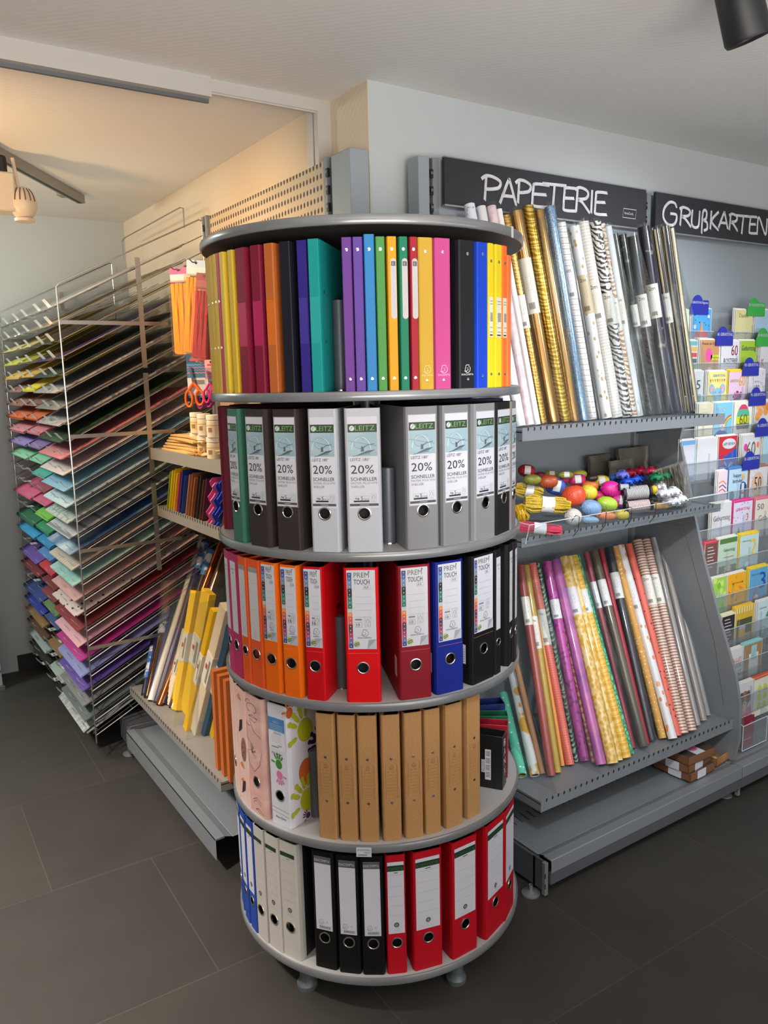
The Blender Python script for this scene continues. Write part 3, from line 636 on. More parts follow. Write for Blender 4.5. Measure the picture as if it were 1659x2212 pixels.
small(1,1.35,(150,24,44),'small red ring binder open at the top, behind the small black one',h=.152,w=.04)
small(2,1.50,(26,92,66),'small green ring binder open at the top, behind the red one',h=.155,w=.04)
small(3,1.68,(30,44,110),'dark blue ring binder, rearmost of the small ones on the fourth tier',h=.165,w=.05)
# tier 5 ------------------------------------------------------------------------------------------
def t5(xl,xr,col,label,lab,**k):
    k.setdefault('ring',True); k.setdefault('ringv',.085); k.setdefault('r',.390); return file_('L',5,xl,xr,col,label,lab,**k)
BLU=(38,72,158)
t5(520,528,BLU,'blue lever arch file, outermost left on the bottom tier',lab_centra,r=.396)
t5(530,540,BLU,'blue lever arch file between two others on the bottom tier',lab_centra,r=.396)
t5(542,556,BLU,'blue lever arch file touching the white ones on the bottom tier',lab_centra,r=.395,rado=False)
WT=(184,180,174)
t5(557,579,WT,'white lever arch file beside the blue ones, bottom tier',lambda g,w: lab_centra(g,w,True),r=.394)
t5(581.5,611,WT,'white lever arch file in the middle of three, bottom tier',lambda g,w: lab_centra(g,w,True),r=.392)
t5(612,651,WT,'white lever arch file with dark side, beside the gap on the bottom tier',lambda g,w: lab_centra(g,w,True),r=.389,side=(1,lambda g,D:g.rect(.012,.002,D-.02,.314,mat((30,30,32)),1)),taper=.6)
BK=(16,16,17)
t5(681,729,BK,'black lever arch file with grey-topped label, left of three',lab_exa,r=.384,ring=True)
t5(732.5,781,BK,'black lever arch file with grey-topped label, middle of three',lab_exa,r=.386)
t5(784,833,BK,'black lever arch file with grey-topped label, beside the slim red one',lab_exa,r=.387)
RD=(176,12,30)
t5(837.5,881,RD,'slim red lever arch file beside the black ones, bottom tier',lab_centra,r=.387)
t5(895,958,RD,'broad red lever arch file right of the slim red one',lab_centra,r=.389)
t5(978,1032.5,RD,'broad red lever arch file above the right foot of the stand',lab_centra,r=.391)
t5(1050,1089.5,RD,'red lever arch file after the gap, second from the right rim',lab_centra,r=.392)
t5(1090.3,1110,RD,'red lever arch file at the right rim of the bottom tier',lab_centra,r=.395)
# files added on the far side to keep gaps between the front ones dark
for tier,tops in ((2,((20,30,80),(20,20,24),(90,20,30),(24,24,28),(30,30,34),(60,60,64),(110,20,40))),(3,((20,20,22),(20,20,22),(24,24,26),(30,30,34),(20,20,24),(100,20,30),(22,22,26))),(1,((20,20,24),(24,24,28),(40,30,80),(24,24,28),(20,20,24),(30,30,34),(30,30,34))),(5,((20,20,22),(26,26,28),(24,24,26),(20,20,22),(26,26,30),(30,40,90),(20,20,24)))):
    for i,cc in enumerate(tops):
        t = math.radians(108+i*24)
        nm={(20,30,80):'navy',(90,20,30):'dark red',(110,20,40):'wine red',(100,20,30):'red',(40,30,80):'violet',(30,40,90):'blue'}.get(cc,'black or grey')
        file_('L',tier,0,0,cc,nm+' file on the far side of the carousel, '+{1:'top',2:'second',3:'middle',5:'bottom'}[tier]+' tier, mostly hidden',tt=t,wid=.078,r=.385,taper=.25,group='files hidden at the back of the '+{1:'top',2:'second',3:'middle',5:'bottom'}[tier]+' tier, '+nm)
# ------------------------------------------------------------------ right-hand shelving (faces -Y)
YP=2.085; YS=2.055
DP = mat((40,39,46),.6); CHALK = pat('noise',(168,166,172),(232,230,236),(40,40,40),.45,.8,soft=.25)
PANEL = mat((150,158,164),.45,.15); POW = mat((132,137,142),.42,.25); POWD = mat((92,96,101),.42,.3)
LET = {
'P':[[(.12,0),(.2,1)],[(-.05,.86),(.2,1.02),(.6,1.0),(.95,.84),(.85,.6),(.5,.5),(.15,.46)]],
'A':[[(0,0),(.5,1),(.62,.98),(1,0)],[(.1,.34),(.85,.36)]],
'E':[[(1.0,1.0),(.2,.97),(.12,.8),(.06,.2),(.14,0),(1.0,.02)],[(.1,.52),(.85,.56)]],
'T':[[(-.1,.95),(1.1,1.0)],[(.5,.97),(.42,0)]],
'R':[[(.1,0),(.18,1)],[(0,.9),(.3,1.02),(.75,.95),(.9,.78),(.7,.58),(.2,.5),(.5,.4),(1,0)]],
'I':[[(.6,1),(.4,0)]],
'G':[[(.95,.82),(.8,1),(.4,1.0),(.05,.7),(0,.3),(.3,.02),(.7,0),(.95,.2),(.95,.48),(.5,.5)]],
'U':[[(.05,1),(0,.3),(.2,.04),(.6,0),(.9,.2),(.95,1)]],
'S':[[(.1,-.15),(.15,.8),(.4,1),(.7,.9),(.65,.62),(.35,.5),(.8,.4),(.85,.12),(.4,0)]],
'K':[[(.1,1),(.05,0)],[(.95,1),(.15,.45),(1,0)]],
'N':[[(0,0),(.1,1),(.9,.05),(1,1)]]}
def smooth_pts(p):
    if len(p)<3: return [tuple(Vector(p[0]).lerp(Vector(p[1]),i/6)) for i in range(7)]
    out=[]
    for i in range(len(p)-1):
        p0=Vector(p[max(0,i-1)]); p1=Vector(p[i]); p2=Vector(p[i+1]); p3=Vector(p[min(len(p)-1,i+2)])
        for j in range(5):
            t=j/5; out.append(tuple(.5*((2*p1)+(p2-p0)*t+(2*p0-5*p1+4*p2-p3)*t*t+(3*p1-p0-3*p2+p3)*t**3)))
    return out+[p[-1]]
def chalk(parent, items):
    """items: (letter, x0, x1, ytop, ybottom) measured along the board, in metres"""
    g = MB(frame((0,YS-.0135,0),(1,0,0),(0,0,1)))
    for j,(ch,x0,x1,yt,yb) in enumerate(items):
        for k,st in enumerate(LET[ch]):
            P_ = [(x0+(x1-x0)*x, yb+(yt-yb)*y) for x,y in smooth_pts(st)]
            g.line(P_,.0100,CHALK,1+k*.5+(j%2)*.25); g.line([(a+.002,b-.003) for a,b in P_],.0045,mat((205,203,210),.8),3+k*.5)
    return g.build('chalk_lettering',parent)
def cx(c, y=YS-.0135):  # crop pixel of the sign -> board coordinates
    p = V(880+c[0]/2.13, 320+c[1]/2.13, y=y); return p.x, p.z
def shelf(parent, x0, x1, yf, yb, zt, lip, name='shelf', tabs=True, m=None):
    m = m or POW; g = MB()
    g.box((x0,yf,zt-.012),(x1,yb,zt-.009),m); g.box((x0,yf-.002,zt-lip),(x1,yf,zt+.002),m); g.box((x0,yf,zt-lip),(x1,yf+.012,zt-lip+.002),m)
    g.box((x0,yf,zt-lip),(x0+.0015,yb,zt-.002),m); g.box((x1-.0015,yf,zt-lip),(x1,yb,zt-.002),m)
    for s_ in (x0+.002,x1-.006):     # bracket
        g.add([(s_,yf+.05,zt-lip),(s_+.004,yf+.05,zt-lip),(s_+.004,yb,zt-lip-.055),(s_,yb,zt-lip-.055),(s_,yb,zt-.012),(s_+.004,yb,zt-.012),(s_+.004,yf+.05,zt-.012),(s_,yf+.05,zt-.012)],[(0,1,2,3),(3,2,5,4),(0,3,4,7),(1,6,5,2),(0,7,6,1)],POWD)
    o = g.build(name,parent)
    if tabs:
        g = MB(); n=int((x1-x0)/.025)
        for i in range(1,n): g.box((x0+i*.025-.0045,yf-.0035,zt-.007),(x0+i*.025-.0015,yf-.0018,zt+.0025),BLACK); 
        for i in range(1,n): g.box((x0+i*.025-.0012,yf-.0035,zt-.004),(x0+i*.025+.0006,yf-.002,zt+.0035),CHROME)
        g.build('slot_row',o)
    return o
def upright(parent, x, y0, y1, z1, face=1):
    g = MB(); g.box((x-.03,y0,0.02),(x+.03,y1,z1),POW); bevel(g.build('upright_post',parent),.003)
    g = MB()
    for i in range(int(z1/.05)-2): g.box((x-.006,y0-.0012,z1-.05-i*.05),(x+.004,y0+.0004,z1-.022-i*.05),BLACK)
    g.build('slot_strip',parent)
u1 = thing('shelving_unit','grey steel wall shelving bay headed by the black PAPETERIE board','shelving',(0,0,0))
def upr(parent,x,y,z1,both=True):
    o = bevel((MB().box((x-.028,y,0.02),(x-.006,y+.055,z1),POW) if both else MB()).box((x+.004,y,0.02),(x+.028,y+.055,z1),POW).box((x-.006,y+.008,.02),(x+.004,y+.055,z1),mat((60,62,66))).build('upright_post',parent),.0015)
    g=MB()
    for i in range(14): g.box((x-.007,y-.002,z1-.06-i*.05),(x+.005,y+.004,z1-.035-i*.05),BLACK).box((x-.005,y-.004,z1-.05-i*.05),(x+.003,y,z1-.042-i*.05),STEELD)
    g.build('slot_strip',o)
upr(u1,1.572,2.065,2.222,False)
p = V(903,345,y=2.10)
bevel(MB().box((1.520,2.062,.02),(1.562,2.12,2.222),PANEL).build('end_cover',u1),.003)
MB().box((1.60,YP,.16),(2.56,YP+.012,2.222),PANEL).box((1.60,YP-.018,2.0),(2.56,YP,2.22),PANEL).build('back_panel',u1)
def sign(parent, x0,x1):
    g = MB().box((x0,YS-.012,2.085),(x1,YS,2.222),DP); o=g.build('header_board',parent)
    a=STEEL; MB().box((x0,YS-.013,2.2225),(x1,YS+.002,2.226),a).box((x0,YS-.013,2.080),(x1,YS+.002,2.085),a).build('board_rail',o); return o
sb = sign(u1,1.605,2.555)
PAP=[('P',345,432,133,243),('A',425,500,152,258),('P',500,570,152,255),('E',570,650,165,270),('T',630,722,165,278),('E',715,775,182,288),('R',770,838,185,293),('I',840,855,192,298),('E',860,918,202,305)]
def place(L): 
    out=[]
    for ch,x0,x1,yt,yb in L:
        a=cx((x0,(yt+yb)/2)); b=cx((x1,(yt+yb)/2)); t=cx(((x0+x1)/2,yt)); d_=cx(((x0+x1)/2,yb)); out.append((ch,a[0],b[0],t[1],d_[1]))
    return out
chalk(sb,place(PAP))
a=cx((990,318)); b=cx((1050,285)); g=MB(frame((0,YS-.0135,0),(1,0,0),(0,0,1)))
g.line([(a[0],a[1]),(a[0]+.004,b[1]),(b[0]+.004,b[1]),(b[0],a[1])],.0022,PAPER,1,True); g.txt('AmsaCards',a[0]+.008,(a[1]+b[1])/2-.004,.009,PAPER,2,wd=(b[0]-a[0])*.7); g.build('board_logo',sb)
YF1=1.69
shelf(u1,1.60,2.572,YF1,YP,1.405,.036)
s2 = shelf(u1,1.60,2.572,YF1,YP,1.082,.026)
shelf(u1,1.60,2.575,1.60,YP,.290,.036)
# side panel between the bays (curved outline), seen from inside
prof=[(2.085,.13),(2.085,1.40),(1.86,1.372),(1.875,1.30),(1.80,1.03),(1.75,.86),(1.67,.64),(1.60,.46),(1.578,.36),(1.572,.22),(1.59,.13)]
MS=Matrix(((0,0,1,2.577),(1,0,0,0),(0,1,0,0),(0,0,0,1)))
sp=MB(MS).prism(prof,.014,POW).build('side_panel',u1); bevel(sp,.003)
MB(Matrix(((0,0,1,2.5765),(1,0,0,0),(0,1,0,0),(0,0,0,1)))).line([(2.0,.98),(1.845,.98),(1.80,.86),(1.69,.56),(1.64,.33)],.002,STEELD,0).build('panel_seam',sp)
# base
def base(parent,x0,x1,endleft=True):
    g=MB(); g.box((x0,1.60,.117),(x1,YP,.120),POW); g.add([(x0,1.60,.120),(x1,1.60,.120),(x1,1.575,.128),(x0,1.575,.128)],[(0,1,2,3)],POW)
    g.box((x0,1.545,.122),(x1,1.578,.128),POW); g.box((x0,1.543,.085),(x1,1.546,.128),POW); g.box((x0,1.546,.045),(x1,1.556,.085),POWD)
    o=g.build('base_deck',parent); bevel(o,.002)
    g=MB()
    n=int((x1-x0)/.027)
    for i in range(1,n):
        if i%7: X=x0+i*.027; g.add([(X,1.755,.1206),(X+.005,1.755,.1206),(X+.009,1.80,.1206),(X+.004,1.80,.1206)],[(0,1,2,3)],mat((40,42,44))); g.add([(X+.004,1.76,.1212),(X+.0065,1.76,.1212),(X+.0105,1.798,.1212),(X+.008,1.798,.1212)],[(0,1,2,3)],STEEL)
    g.build('slot_row',o); return o
base(u1,1.592,2.562)
def foot(parent,x):
    g=MB(); g.box((x-.012,1.60,.02),(x-.004,YP,.115),POWD).box((x-.018,1.553,.012),(x-.004,1.566,.118),STEEL).box((x-.0185,1.552,.035),(x-.0145,1.5535,.05),BLACK).box((x-.0185,1.552,.07),(x-.0145,1.5535,.085),BLACK)
    g.box((x-.012,1.565,.02),(x-.006,1.61,.118),POWD)
    o=bevel(g.build('base_bracket',parent),.0015)
    MB().lathe([(.0001,0),(.028,0),(.028,.004),(.012,.009),(.006,.012),(.006,.03)],STEEL,Matrix.Translation((x-.03,1.60,0)),20).build('levelling_foot',o)
foot(u1,1.592); 
MB().box((1.592,1.60,.013),(1.598,YP,.117),POWD).box((2.40,1.70,.013),(2.56,2.05,.09),BLACK).build('base_end_plate',u1)
# second bay
u2 = thing('shelving_unit','grey steel wall shelving bay headed by the black GRUßKARTEN board','shelving',(0,0,0))
upr(u2,2.585,2.065,2.222)
MB().box((2.615,YP,.16),(3.60,YP+.012,2.222),PANEL).build('back_panel',u2)
sb2=sign(u2,2.612,3.60)
GRU=[('G',1178,1240,250,352),('R',1250,1305,275,358),('U',1308,1345,285,365),('S',1352,1385,285,380),('K',1393,1432,290,375),('A',1432,1475,300,368),('R',1478,1520,305,378),('T',1515,1572,310,395),('E',1572,1607,315,392),('N',1610,1653,320,400)]
chalk(sb2,place(GRU))
base(u2,2.566,3.60,False); foot(u2,2.575)
upr(u2,3.63,2.065,2.222)
# acrylic dividers
AC=clear((246,248,249),.1,.03,.02)
def divider(pts3, label, group=None):
    """thin clear sheet from 4 corner points"""
    P_=[Vector(p) for p in pts3]; n=(P_[1]-P_[0]).cross(P_[2]-P_[0]).normalized()*.0022
    g=MB(); k=len(P_); g.add(P_+[p+n for p in P_],[tuple(range(k-1,-1,-1)),tuple(range(k,2*k))]+[(i,(i+1)%k,(i+1)%k+k,i+k) for i in range(k)],AC)
    o=g.build('acrylic_divider'); tag(o,label,'divider',group); return o
for x,l in ((1.93,'clear acrylic divider among the gold rolls on the upper shelf'),(2.24,'clear acrylic divider among the dark green rolls on the upper shelf'),(2.36,'clear acrylic divider beside the dark blue rolls on the upper shelf'),(2.56,'clear acrylic divider at the right end of the upper shelf')):
    h=.66
    divider([(x,1.70,1.400),(x,2.07,1.400),(x,2.07,1.40+h),(x,1.93,1.40+h)],l)
for x,l in ((1.68,'clear acrylic divider at the left front of the lower shelf'),(1.88,'clear acrylic divider before the yellow damask rolls, lower shelf'),(2.12,'clear acrylic divider beside the dark olive roll, lower shelf')):
    divider([(x,1.61,.284),(x,2.07,.284),(x,2.07,.86),(x,1.90,.86)],l)
# ------------------------------------------------------------------ rolls of gift wrap
def roll(T, B, r, m, label, band=None, core=True, film=None, group=None, name='gift_wrap_roll', cat='gift wrap'):
    T=Vector(T); B=Vector(B); d=T-B; L=d.length
    M4=Matrix.Translation(B) @ d.to_track_quat('Z','Y').to_matrix().to_4x4()
    R=thing(name,label,cat,mat4=M4,group=group)
    if m is None: m=film
    MB().lathe([(r*.80,.004),(r*.82,0),(r,0),(r,L),(r*.86,L),(r*.80,L-.004),(r*.8,.01)],m,n=20).build('wrapping_paper',R)
    if core: MB().lathe([(r*.66,.002),(r*.80,.002),(r*.80,L-.002),(r*.66,L-.002),(r*.66,.002)],CARD,n=16).build('cardboard_core',R)
    if band:
        bm,v0,v1,tx=band; g=MB(); g.lathe([(r+.0006,v0*L),(r+.0006,v1*L)],bm,n=20)
        ang=math.atan2(-1,-.35)
        # small print on the camera side of the band, in the roll's own frame
        inv=M4.to_3x3().inverted(); toc=inv@Vector((-B.x,-B.y,.3)); a0=math.atan2(toc.y,toc.x)
        fr=frame((0,0,0),(-math.sin(a0),math.cos(a0),0),(0,0,1)); q=MB(fr); c_=r+.0010; H_=(v1-v0)*L
        def strip(u0,u1,z0,z1,mm): 
            q.add([(u,z,math.sqrt(max(1e-9,c_*c_-u*u))) for u,z in ((u0,z0),(u1,z0),(u1,z1),(u0,z1))],[(0,1,2,3)],mm)
        w0=r*.55
        for k in range(8): 
            z=v0*L+H_*(.42+.04*k); strip(-w0*.7,w0*(.5+.2*(k%3)),z,z+.0016,GREYINK)
        for k in range(8): strip(-w0+k*w0*.22,-w0+k*w0*.22+r*.06,v0*L+H_*.08,v0*L+H_*.2,INK)
        if tx: 
            vs,fs,asp=text_geo(tx); hh=r*.62; wd=min(asp*hh,w0*1.9)
            q.add([((x-.5)*wd,v0*L+H_*.82+y*hh,math.sqrt(max(1e-9,c_*c_-((x-.5)*wd)**2))) for x,y in vs],fs,INK)
        for f_,mm in zip(q.f,q.m): pass
        b0=len(g.v); g.v+=q.v; 
        g.f+=[tuple(i+b0 for i in f_) for f_ in q.f]; g.m+=[g.mi(q.mats[k]) for k in q.m]
        g.build('label_band',R)
    if film: MB().lathe([(r+.0014,.004),(r+.0016,L+.012)],film,n=20).build('clear_film',R)
    return R
GOLDA=pat('wavy',(164,128,62),(206,172,100),(30,30,60),.5,.28,.85,soft=.2); GOLDB=pat('noise',(186,140,80),(212,170,112),(6,6,2),.5,.22,.9,soft=.3)
HOLO=pat('dots',(230,236,255),(110,160,200),(260,260,260),.35,.2,.7,soft=.3); BL=mat((224,220,210),.6); BLW=mat((222,222,224),.6); BLK_=mat((196,182,150),.6)
FILM=clear((250,250,250),.05,.05,.008)
def px3(c,o,s,**k): return V(o[0]+c[0]/s, o[1]+c[1]/s, **k)
def row(data, o, s, zb, yt, ytag, grp):
    for (t,b,wpx,m,desc,band,film) in data:
        B=px3(b,o,s,z=zb)
        if B.y>yt-.06: B=px3(b,o,s,y=yt-.06); B.z=zb
        T=px3(t,o,s,y=yt); d=T-B
        dist=(Vector((0,0,CAMH))-(B+T)/2).length; r=wpx/s/2*dist/F*.98
        B.z=max(B.z,zb+r*abs(Vector((d.x,d.y,0)).length/d.length))
        roll(T,B,r,m,desc,band,True,film)
C3=(880,320)
W1=lambda c:mat(c,.45)
up=[
((285,262),(470,1290),50,pat('speck',(226,228,240),(170,172,190),(90,90,90),.66,.5,soft=.02),'white speckled gift wrap roll, tallest behind the carousel top, leftmost',None,None),
((338,272),(523,1285),44,W1((224,222,224)),'plain white gift wrap roll between speckled and pink ones, upper shelf',None,None),
((385,270),(562,1280),44,pat('cells',(224,192,200),(240,216,220),(60,60,60),.4,.35,soft=.2),'pale pink gift wrap roll on the upper shelf',None,FILM),
((420,283),(598,1275),30,pat('dots',(200,40,44),(234,230,228),(20,20,14),.16,.45,soft=.02),'white gift wrap roll with scattered red petals',None,None),
((452,312),(622,1270),42,GOLDA,'gold patterned gift wrap roll, leftmost of the gold ones',(BL,.46,.62,None),None),
((500,292),(672,1265),56,GOLDB,'plain shiny gold gift wrap roll with tall cream label',(BL,.52,.78,None),FILM),
((552,268),(724,1262),54,pat('wavy',(150,118,44),(206,176,84),(18,18,50),.55,.3,.85,soft=.12),'gold roll embossed with dark leaf lines, upper shelf',None,None),
((604,288),(770,1260),46,GOLDB,'plain gold roll between the leaf embossed and holographic rolls',None,FILM),
((655,270),(812,1256),46,HOLO,'glittering silver-blue holographic gift wrap roll',None,FILM),
((705,345),(852,1250),44,pat('plaid',(232,230,226),(120,122,126),(10,10,34),.985,.45,soft=.006),'white roll with thin grey grid lines, upper shelf',(BLW,.62,.78,'100%'),FILM),
((735,385),(884,1250),20,mat((70,72,74),.3),'thin charcoal roll in film beside the grid-lined one',None,FILM),
((765,360),(916,1246),50,pat('dots',(176,150,92),(218,222,226),(60,60,40),.26,.45,soft=.02),'white gift wrap roll with gold leaf print',(BLK_,.55,.75,'2m'),FILM),
((805,342),(962,1243),54,pat('bandz',(206,200,192),(224,220,212),(30,30,30),.5,.5,soft=.3),'cream finely textured gift wrap roll, upper shelf',(BL,.50,.70,'2m'),FILM),
((862,340),(1008,1240),50,pat('wavy',(30,28,30),(226,222,214),(24,24,34),.42,.45,soft=.06),'black and white wavy zebra-line gift wrap roll',(BL,.48,.64,'2m'),FILM),
((890,350),(1040,1238),34,pat('wavy',(176,124,70),(226,218,204),(24,24,40),.45,.45,soft=.05),'copper and white wavy-line gift wrap roll',(BL,.46,.62,'2m'),FILM),
((918,362),(1064,1236),40,pat('dots',(186,196,204),(226,230,234),(30,30,18),.2,.5,soft=.05),'white roll with faint grey fern print beside the green ones',(BL,.48,.64,'2m'),FILM),
((950,396),(1086,1232),34,pat('noise',(34,42,36),(110,116,104),(30,30,12),.55,.3,.4,soft=.1),'dark green roll with silver scratch print, left of its pair',None,FILM),
((985,400),(1115,1228),38,pat('noise',(28,36,30),(112,116,104),(24,24,30),.6,.3,.4,soft=.06),'dark green roll with silver scratch print, right of its pair',(BL,.50,.62,None),FILM),
((1032,406),(1160,1224),46,pat('bandz',(12,13,18),(30,32,38),(14,14,30),.6,.35,.2,soft=.2),'black ribbed gift wrap roll beside the navy ones',(BL,.50,.68,'2m'),FILM),
((1085,362),(1206,1222),50,pat('noise',(22,22,42),(140,130,110),(26,26,34),.66,.35,.2,soft=.03),'navy roll with fine gold branch print, tallest of the dark rolls',(BL,.52,.70,'2m'),FILM),
((1102,420),(1240,1220),40,pat('noise',(30,32,58),(100,100,116),(20,20,14),.66,.35,.2,soft=.05),'slate blue roll with pale speckle beside the striped ones',None,FILM),
((1140,375),(1266,1216),36,pat('bandx',(36,36,44),(196,178,140),(38,38,38),.5,.3,.5,soft=.08),'dark and gold lengthwise striped roll, left of three',(BL,.50,.66,'2m'),FILM),
((1182,360),(1300,1213),40,pat('bandx',(30,30,38),(206,190,156),(36,36,36),.5,.3,.5,soft=.08),'dark and gold lengthwise striped roll, middle of three',None,FILM),
((1214,370),(1330,1210),26,pat('bandx',(40,40,46),(190,176,146),(44,44,44),.5,.3,.5,soft=.08),'dark and gold lengthwise striped roll, right of three by the acrylic divider',None,FILM),
]
row(up,C3,2.13,1.398,1.985,0,'')
C5=(1080,1130)
DAM=pat('cells',(214,166,50),(232,206,140),(90,90,70),.42,.5,soft=.1)
STR=pat('bandz',(150,92,88),(216,200,178),(26,26,29),.38,.5,soft=.06)
lo=[
((20,1060),(135,1588),60,pat('dots',(226,238,232),(92,190,160),(60,60,60),.2,.45,soft=.03),'mint green roll with white spots, standing lowest at far left',None,None),
((70,900),(216,1582),56,pat('noise',(226,168,60),(228,230,228),(14,14,9),.42,.45,soft=.01),'white roll with yellow and pale blue clouds at the left end',None,None),
((60,700),(262,1562),36,mat((172,124,80),.6),'kraft brown roll behind the red one, lower shelf',None,None),
((125,262),(318,1572),50,pat('noise',(148,66,62),(176,92,84),(20,20,3),.5,.4,soft=.2),'brick red gift wrap roll in film near the left end',(BL,.70,.84,None),FILM),
((160,262),(357,1552),44,pat('speck',(170,142,54),(190,160,70),(200,200,200),.5,.5,soft=.3),'olive yellow gift wrap roll beside the brick red one',(BL,.58,.74,'70g'),FILM),
((190,256),(388,1506),26,W1((212,146,74)),'thin orange roll squeezed behind the coral one',None,None),
((198,250),(432,1503),54,pat('bandz',(214,98,84),(226,116,98),(16,16,40),.5,.45,soft=.4),'coral gift wrap roll with seventy gram label',(BL,.58,.76,'70g'),FILM),
((235,250),(474,1482),28,pat('wavy',(34,66,54),(130,150,136),(36,36,36),.6,.4,soft=.05),'thin dark green slanted-stripe roll beside the coral one',None,None),
((290,240),(522,1482),58,pat('speck',(184,70,158),(132,40,120),(60,60,60),.6,.4,soft=.05),'magenta speckled gift wrap roll, left of the pink-purple one',(BLW,.70,.80,None),FILM),
((330,300),(585,1490),34,pat('wavy',(150,94,80),(196,160,120),(14,14,26),.5,.5,soft=.1),'brown and tan leaf-print roll half hidden between magenta rolls',None,None),
((342,230),(625,1508),62,pat('noise',(190,104,166),(142,76,152),(16,16,12),.52,.4,soft=.12),'pink and purple marbled gift wrap roll',None,FILM),
((395,212),(697,1503),66,DAM,'mustard yellow roll with white damask ornaments, front one',(BLW,.70,.84,None),FILM),
((430,205),(740,1478),40,DAM,'mustard yellow roll with white damask ornaments, behind the front one',None,FILM),
((452,205),(782,1466),58,pat('plaid',(218,168,36),(232,194,90),(12,12,22),.8,.5,soft=.12),'golden yellow roll with diagonal plaid lines',(BLW,.70,.82,None),FILM),
((476,195),(814,1436),30,pat('crackle',(16,120,80),(90,196,150),(90,90,60),.12,.5,soft=.06),'bright green snakeskin print roll beside the yellow ones',None,None),
((532,182),(822,1398),34,pat('noise',(138,42,62),(160,60,80),(14,14,5),.5,.45,soft=.2),'crimson gift wrap roll beside the olive one, lower shelf',(BLW,.70,.84,None),FILM),
((580,170),(888,1394),52,pat('noise',(88,80,66),(104,96,80),(14,14,3),.5,.4,soft=.2),'dark olive-grey gift wrap roll with white label',(BLW,.70,.84,None),FILM),
((622,160),(910,1376),32,pat('noise',(160,40,52),(120,26,40),(14,14,4),.5,.45,soft=.2),'deep red roll half hidden behind the black one',None,None),
((672,152),(938,1356),54,mat((42,44,52),.45),'matt black gift wrap roll with white label, lower shelf',(BLW,.72,.86,None),FILM),
((712,146),(1006,1342),44,pat('dots',(228,196,140),(198,148,76),(90,90,90),.25,.55,soft=.05),'caramel roll with tiny cream dots',None,None),
((742,140),(1068,1347),52,pat('dots',(224,150,100),(226,226,228),(34,34,26),.26,.5,soft=.02),'white roll with small orange animal motifs',(BLW,.64,.80,None),FILM),
((795,132),(1098,1328),46,pat('dots',(60,40,40),(212,98,82),(46,46,46),.16,.5,soft=.02),'coral red roll with small dark seed print',None,None),
((848,106),(1134,1318),58,STR,'beige and red cross-striped roll, left one of the pair',(BL,.64,.80,'2m'),FILM),
((900,100),(1188,1300),52,STR,'beige and red cross-striped roll, right one of the pair',(BL,.64,.80,'2m'),FILM),
((945,92),(1222,1262),40,clear((225,228,230),.3,.08,.22),'clear cellophane roll beside the cross-striped rolls',None,None),
((985,82),(1258,1232),42,clear((222,220,218),.3,.08,.25),'clear cellophane roll with faint orange flower print',None,None),
((1015,75),(1285,1198),36,clear((225,232,236),.3,.08,.2),'clear cellophane roll nearest the grey side panel',None,None),
]
row(lo,C5,2.865,.284,1.97,0,'')
# ------------------------------------------------------------------ left-hand shelving (faces -X)
XP=1.305
PERF = pat('gridyz',(60,52,44),(196,178,152),(1,44,30),.26,.5,.1,soft=.03)
u3 = thing('shelving_unit','grey steel shelving bay with perforated back panel on the left wall','shelving',(0,0,0))
def upl(parent,y,z1,both=True):
    o=bevel((MB().box((XP-.015,y-.028,.02),(XP+.055,y-.006,z1),POW) if both else MB()).box((XP-.015,y+.006,.02),(XP+.055,y+.028,z1),POW).box((XP,y-.006,.02),(XP+.055,y+.006,z1),mat((60,62,66))).build('upright_post',parent),.0015)
    g=MB()
    for i in range(14): g.box((XP-.019,y-.005,z1-.06-i*.05),(XP-.010,y+.007,z1-.035-i*.05),BLACK).box((XP-.021,y-.004,z1-.05-i*.05),(XP-.012,y+.004,z1-.042-i*.05),STEELD)
    g.build('slot_strip',o)
upl(u3,2.215,2.225,False); upl(u3,3.232,2.225)
MB().box((XP,2.243,.16),(XP+.012,3.205,2.222),PERF).build('perforated_panel',u3)
bevel(MB().box((XP-.012,2.09,.02),(XP+.055,2.200,2.222),PANEL).build('end_cover',u3),.003)
def shelfl(parent,xf,y0,y1,zt,lip,tabs=False):
    g=MB(); m=mat((150,146,140),.45,.2)
    g.box((xf,y0,zt-.012),(XP,y1,zt-.009),m).box((xf-.002,y0,zt-lip),(xf,y1,zt+.001),m).box((xf,y0,zt-lip),(xf+.012,y1,zt-lip+.002),m).box((xf,y1-.0015,zt-lip),(XP,y1,zt-.002),m).box((xf,y0,zt-lip),(XP,y0+.0015,zt-.002),m)
    for s_ in (y0+.003,y1-.007): g.add([(xf+.05,s_,zt-lip),(xf+.05,s_+.004,zt-lip),(XP,s_+.004,zt-lip-.05),(XP,s_,zt-lip-.05),(XP,s_,zt-.012),(XP,s_+.004,zt-.012),(xf+.05,s_+.004,zt-.012),(xf+.05,s_,zt-.012)],[(0,1,2,3),(3,2,5,4),(0,3,4,7),(1,6,5,2),(0,7,6,1)],POWD)
    o=g.build('shelf',parent)
    if tabs:
        g=MB(); n=int((y1-y0)/.025)
        for i in range(1,n): g.box((xf-.0035,y0+i*.025-.0045,zt-.008),(xf-.0018,y0+i*.025-.0015,zt+.0025),BLACK)
        g.build('slot_row',o)
    return o
shelfl(u3,1.0,2.235,3.215,1.30,.045); shelfl(u3,1.012,2.235,3.215,1.062,.042,True); shelfl(u3,.842,2.235,3.215,.318,.034,True)
g=MB(); g.box((.87,2.24,.117),(XP,3.22,.120),POW).box((.812,2.24,.122),(.845,3.22,.130),POW).box((.812,2.24,.055),(.815,3.22,.130),POW); g.add([(.87,2.24,.12),(.87,3.22,.12),(.845,3.22,.128),(.845,2.24,.128)],[(0,1,2,3)],POW); o=bevel(g.build('base_deck',u3),.002)
g=MB()
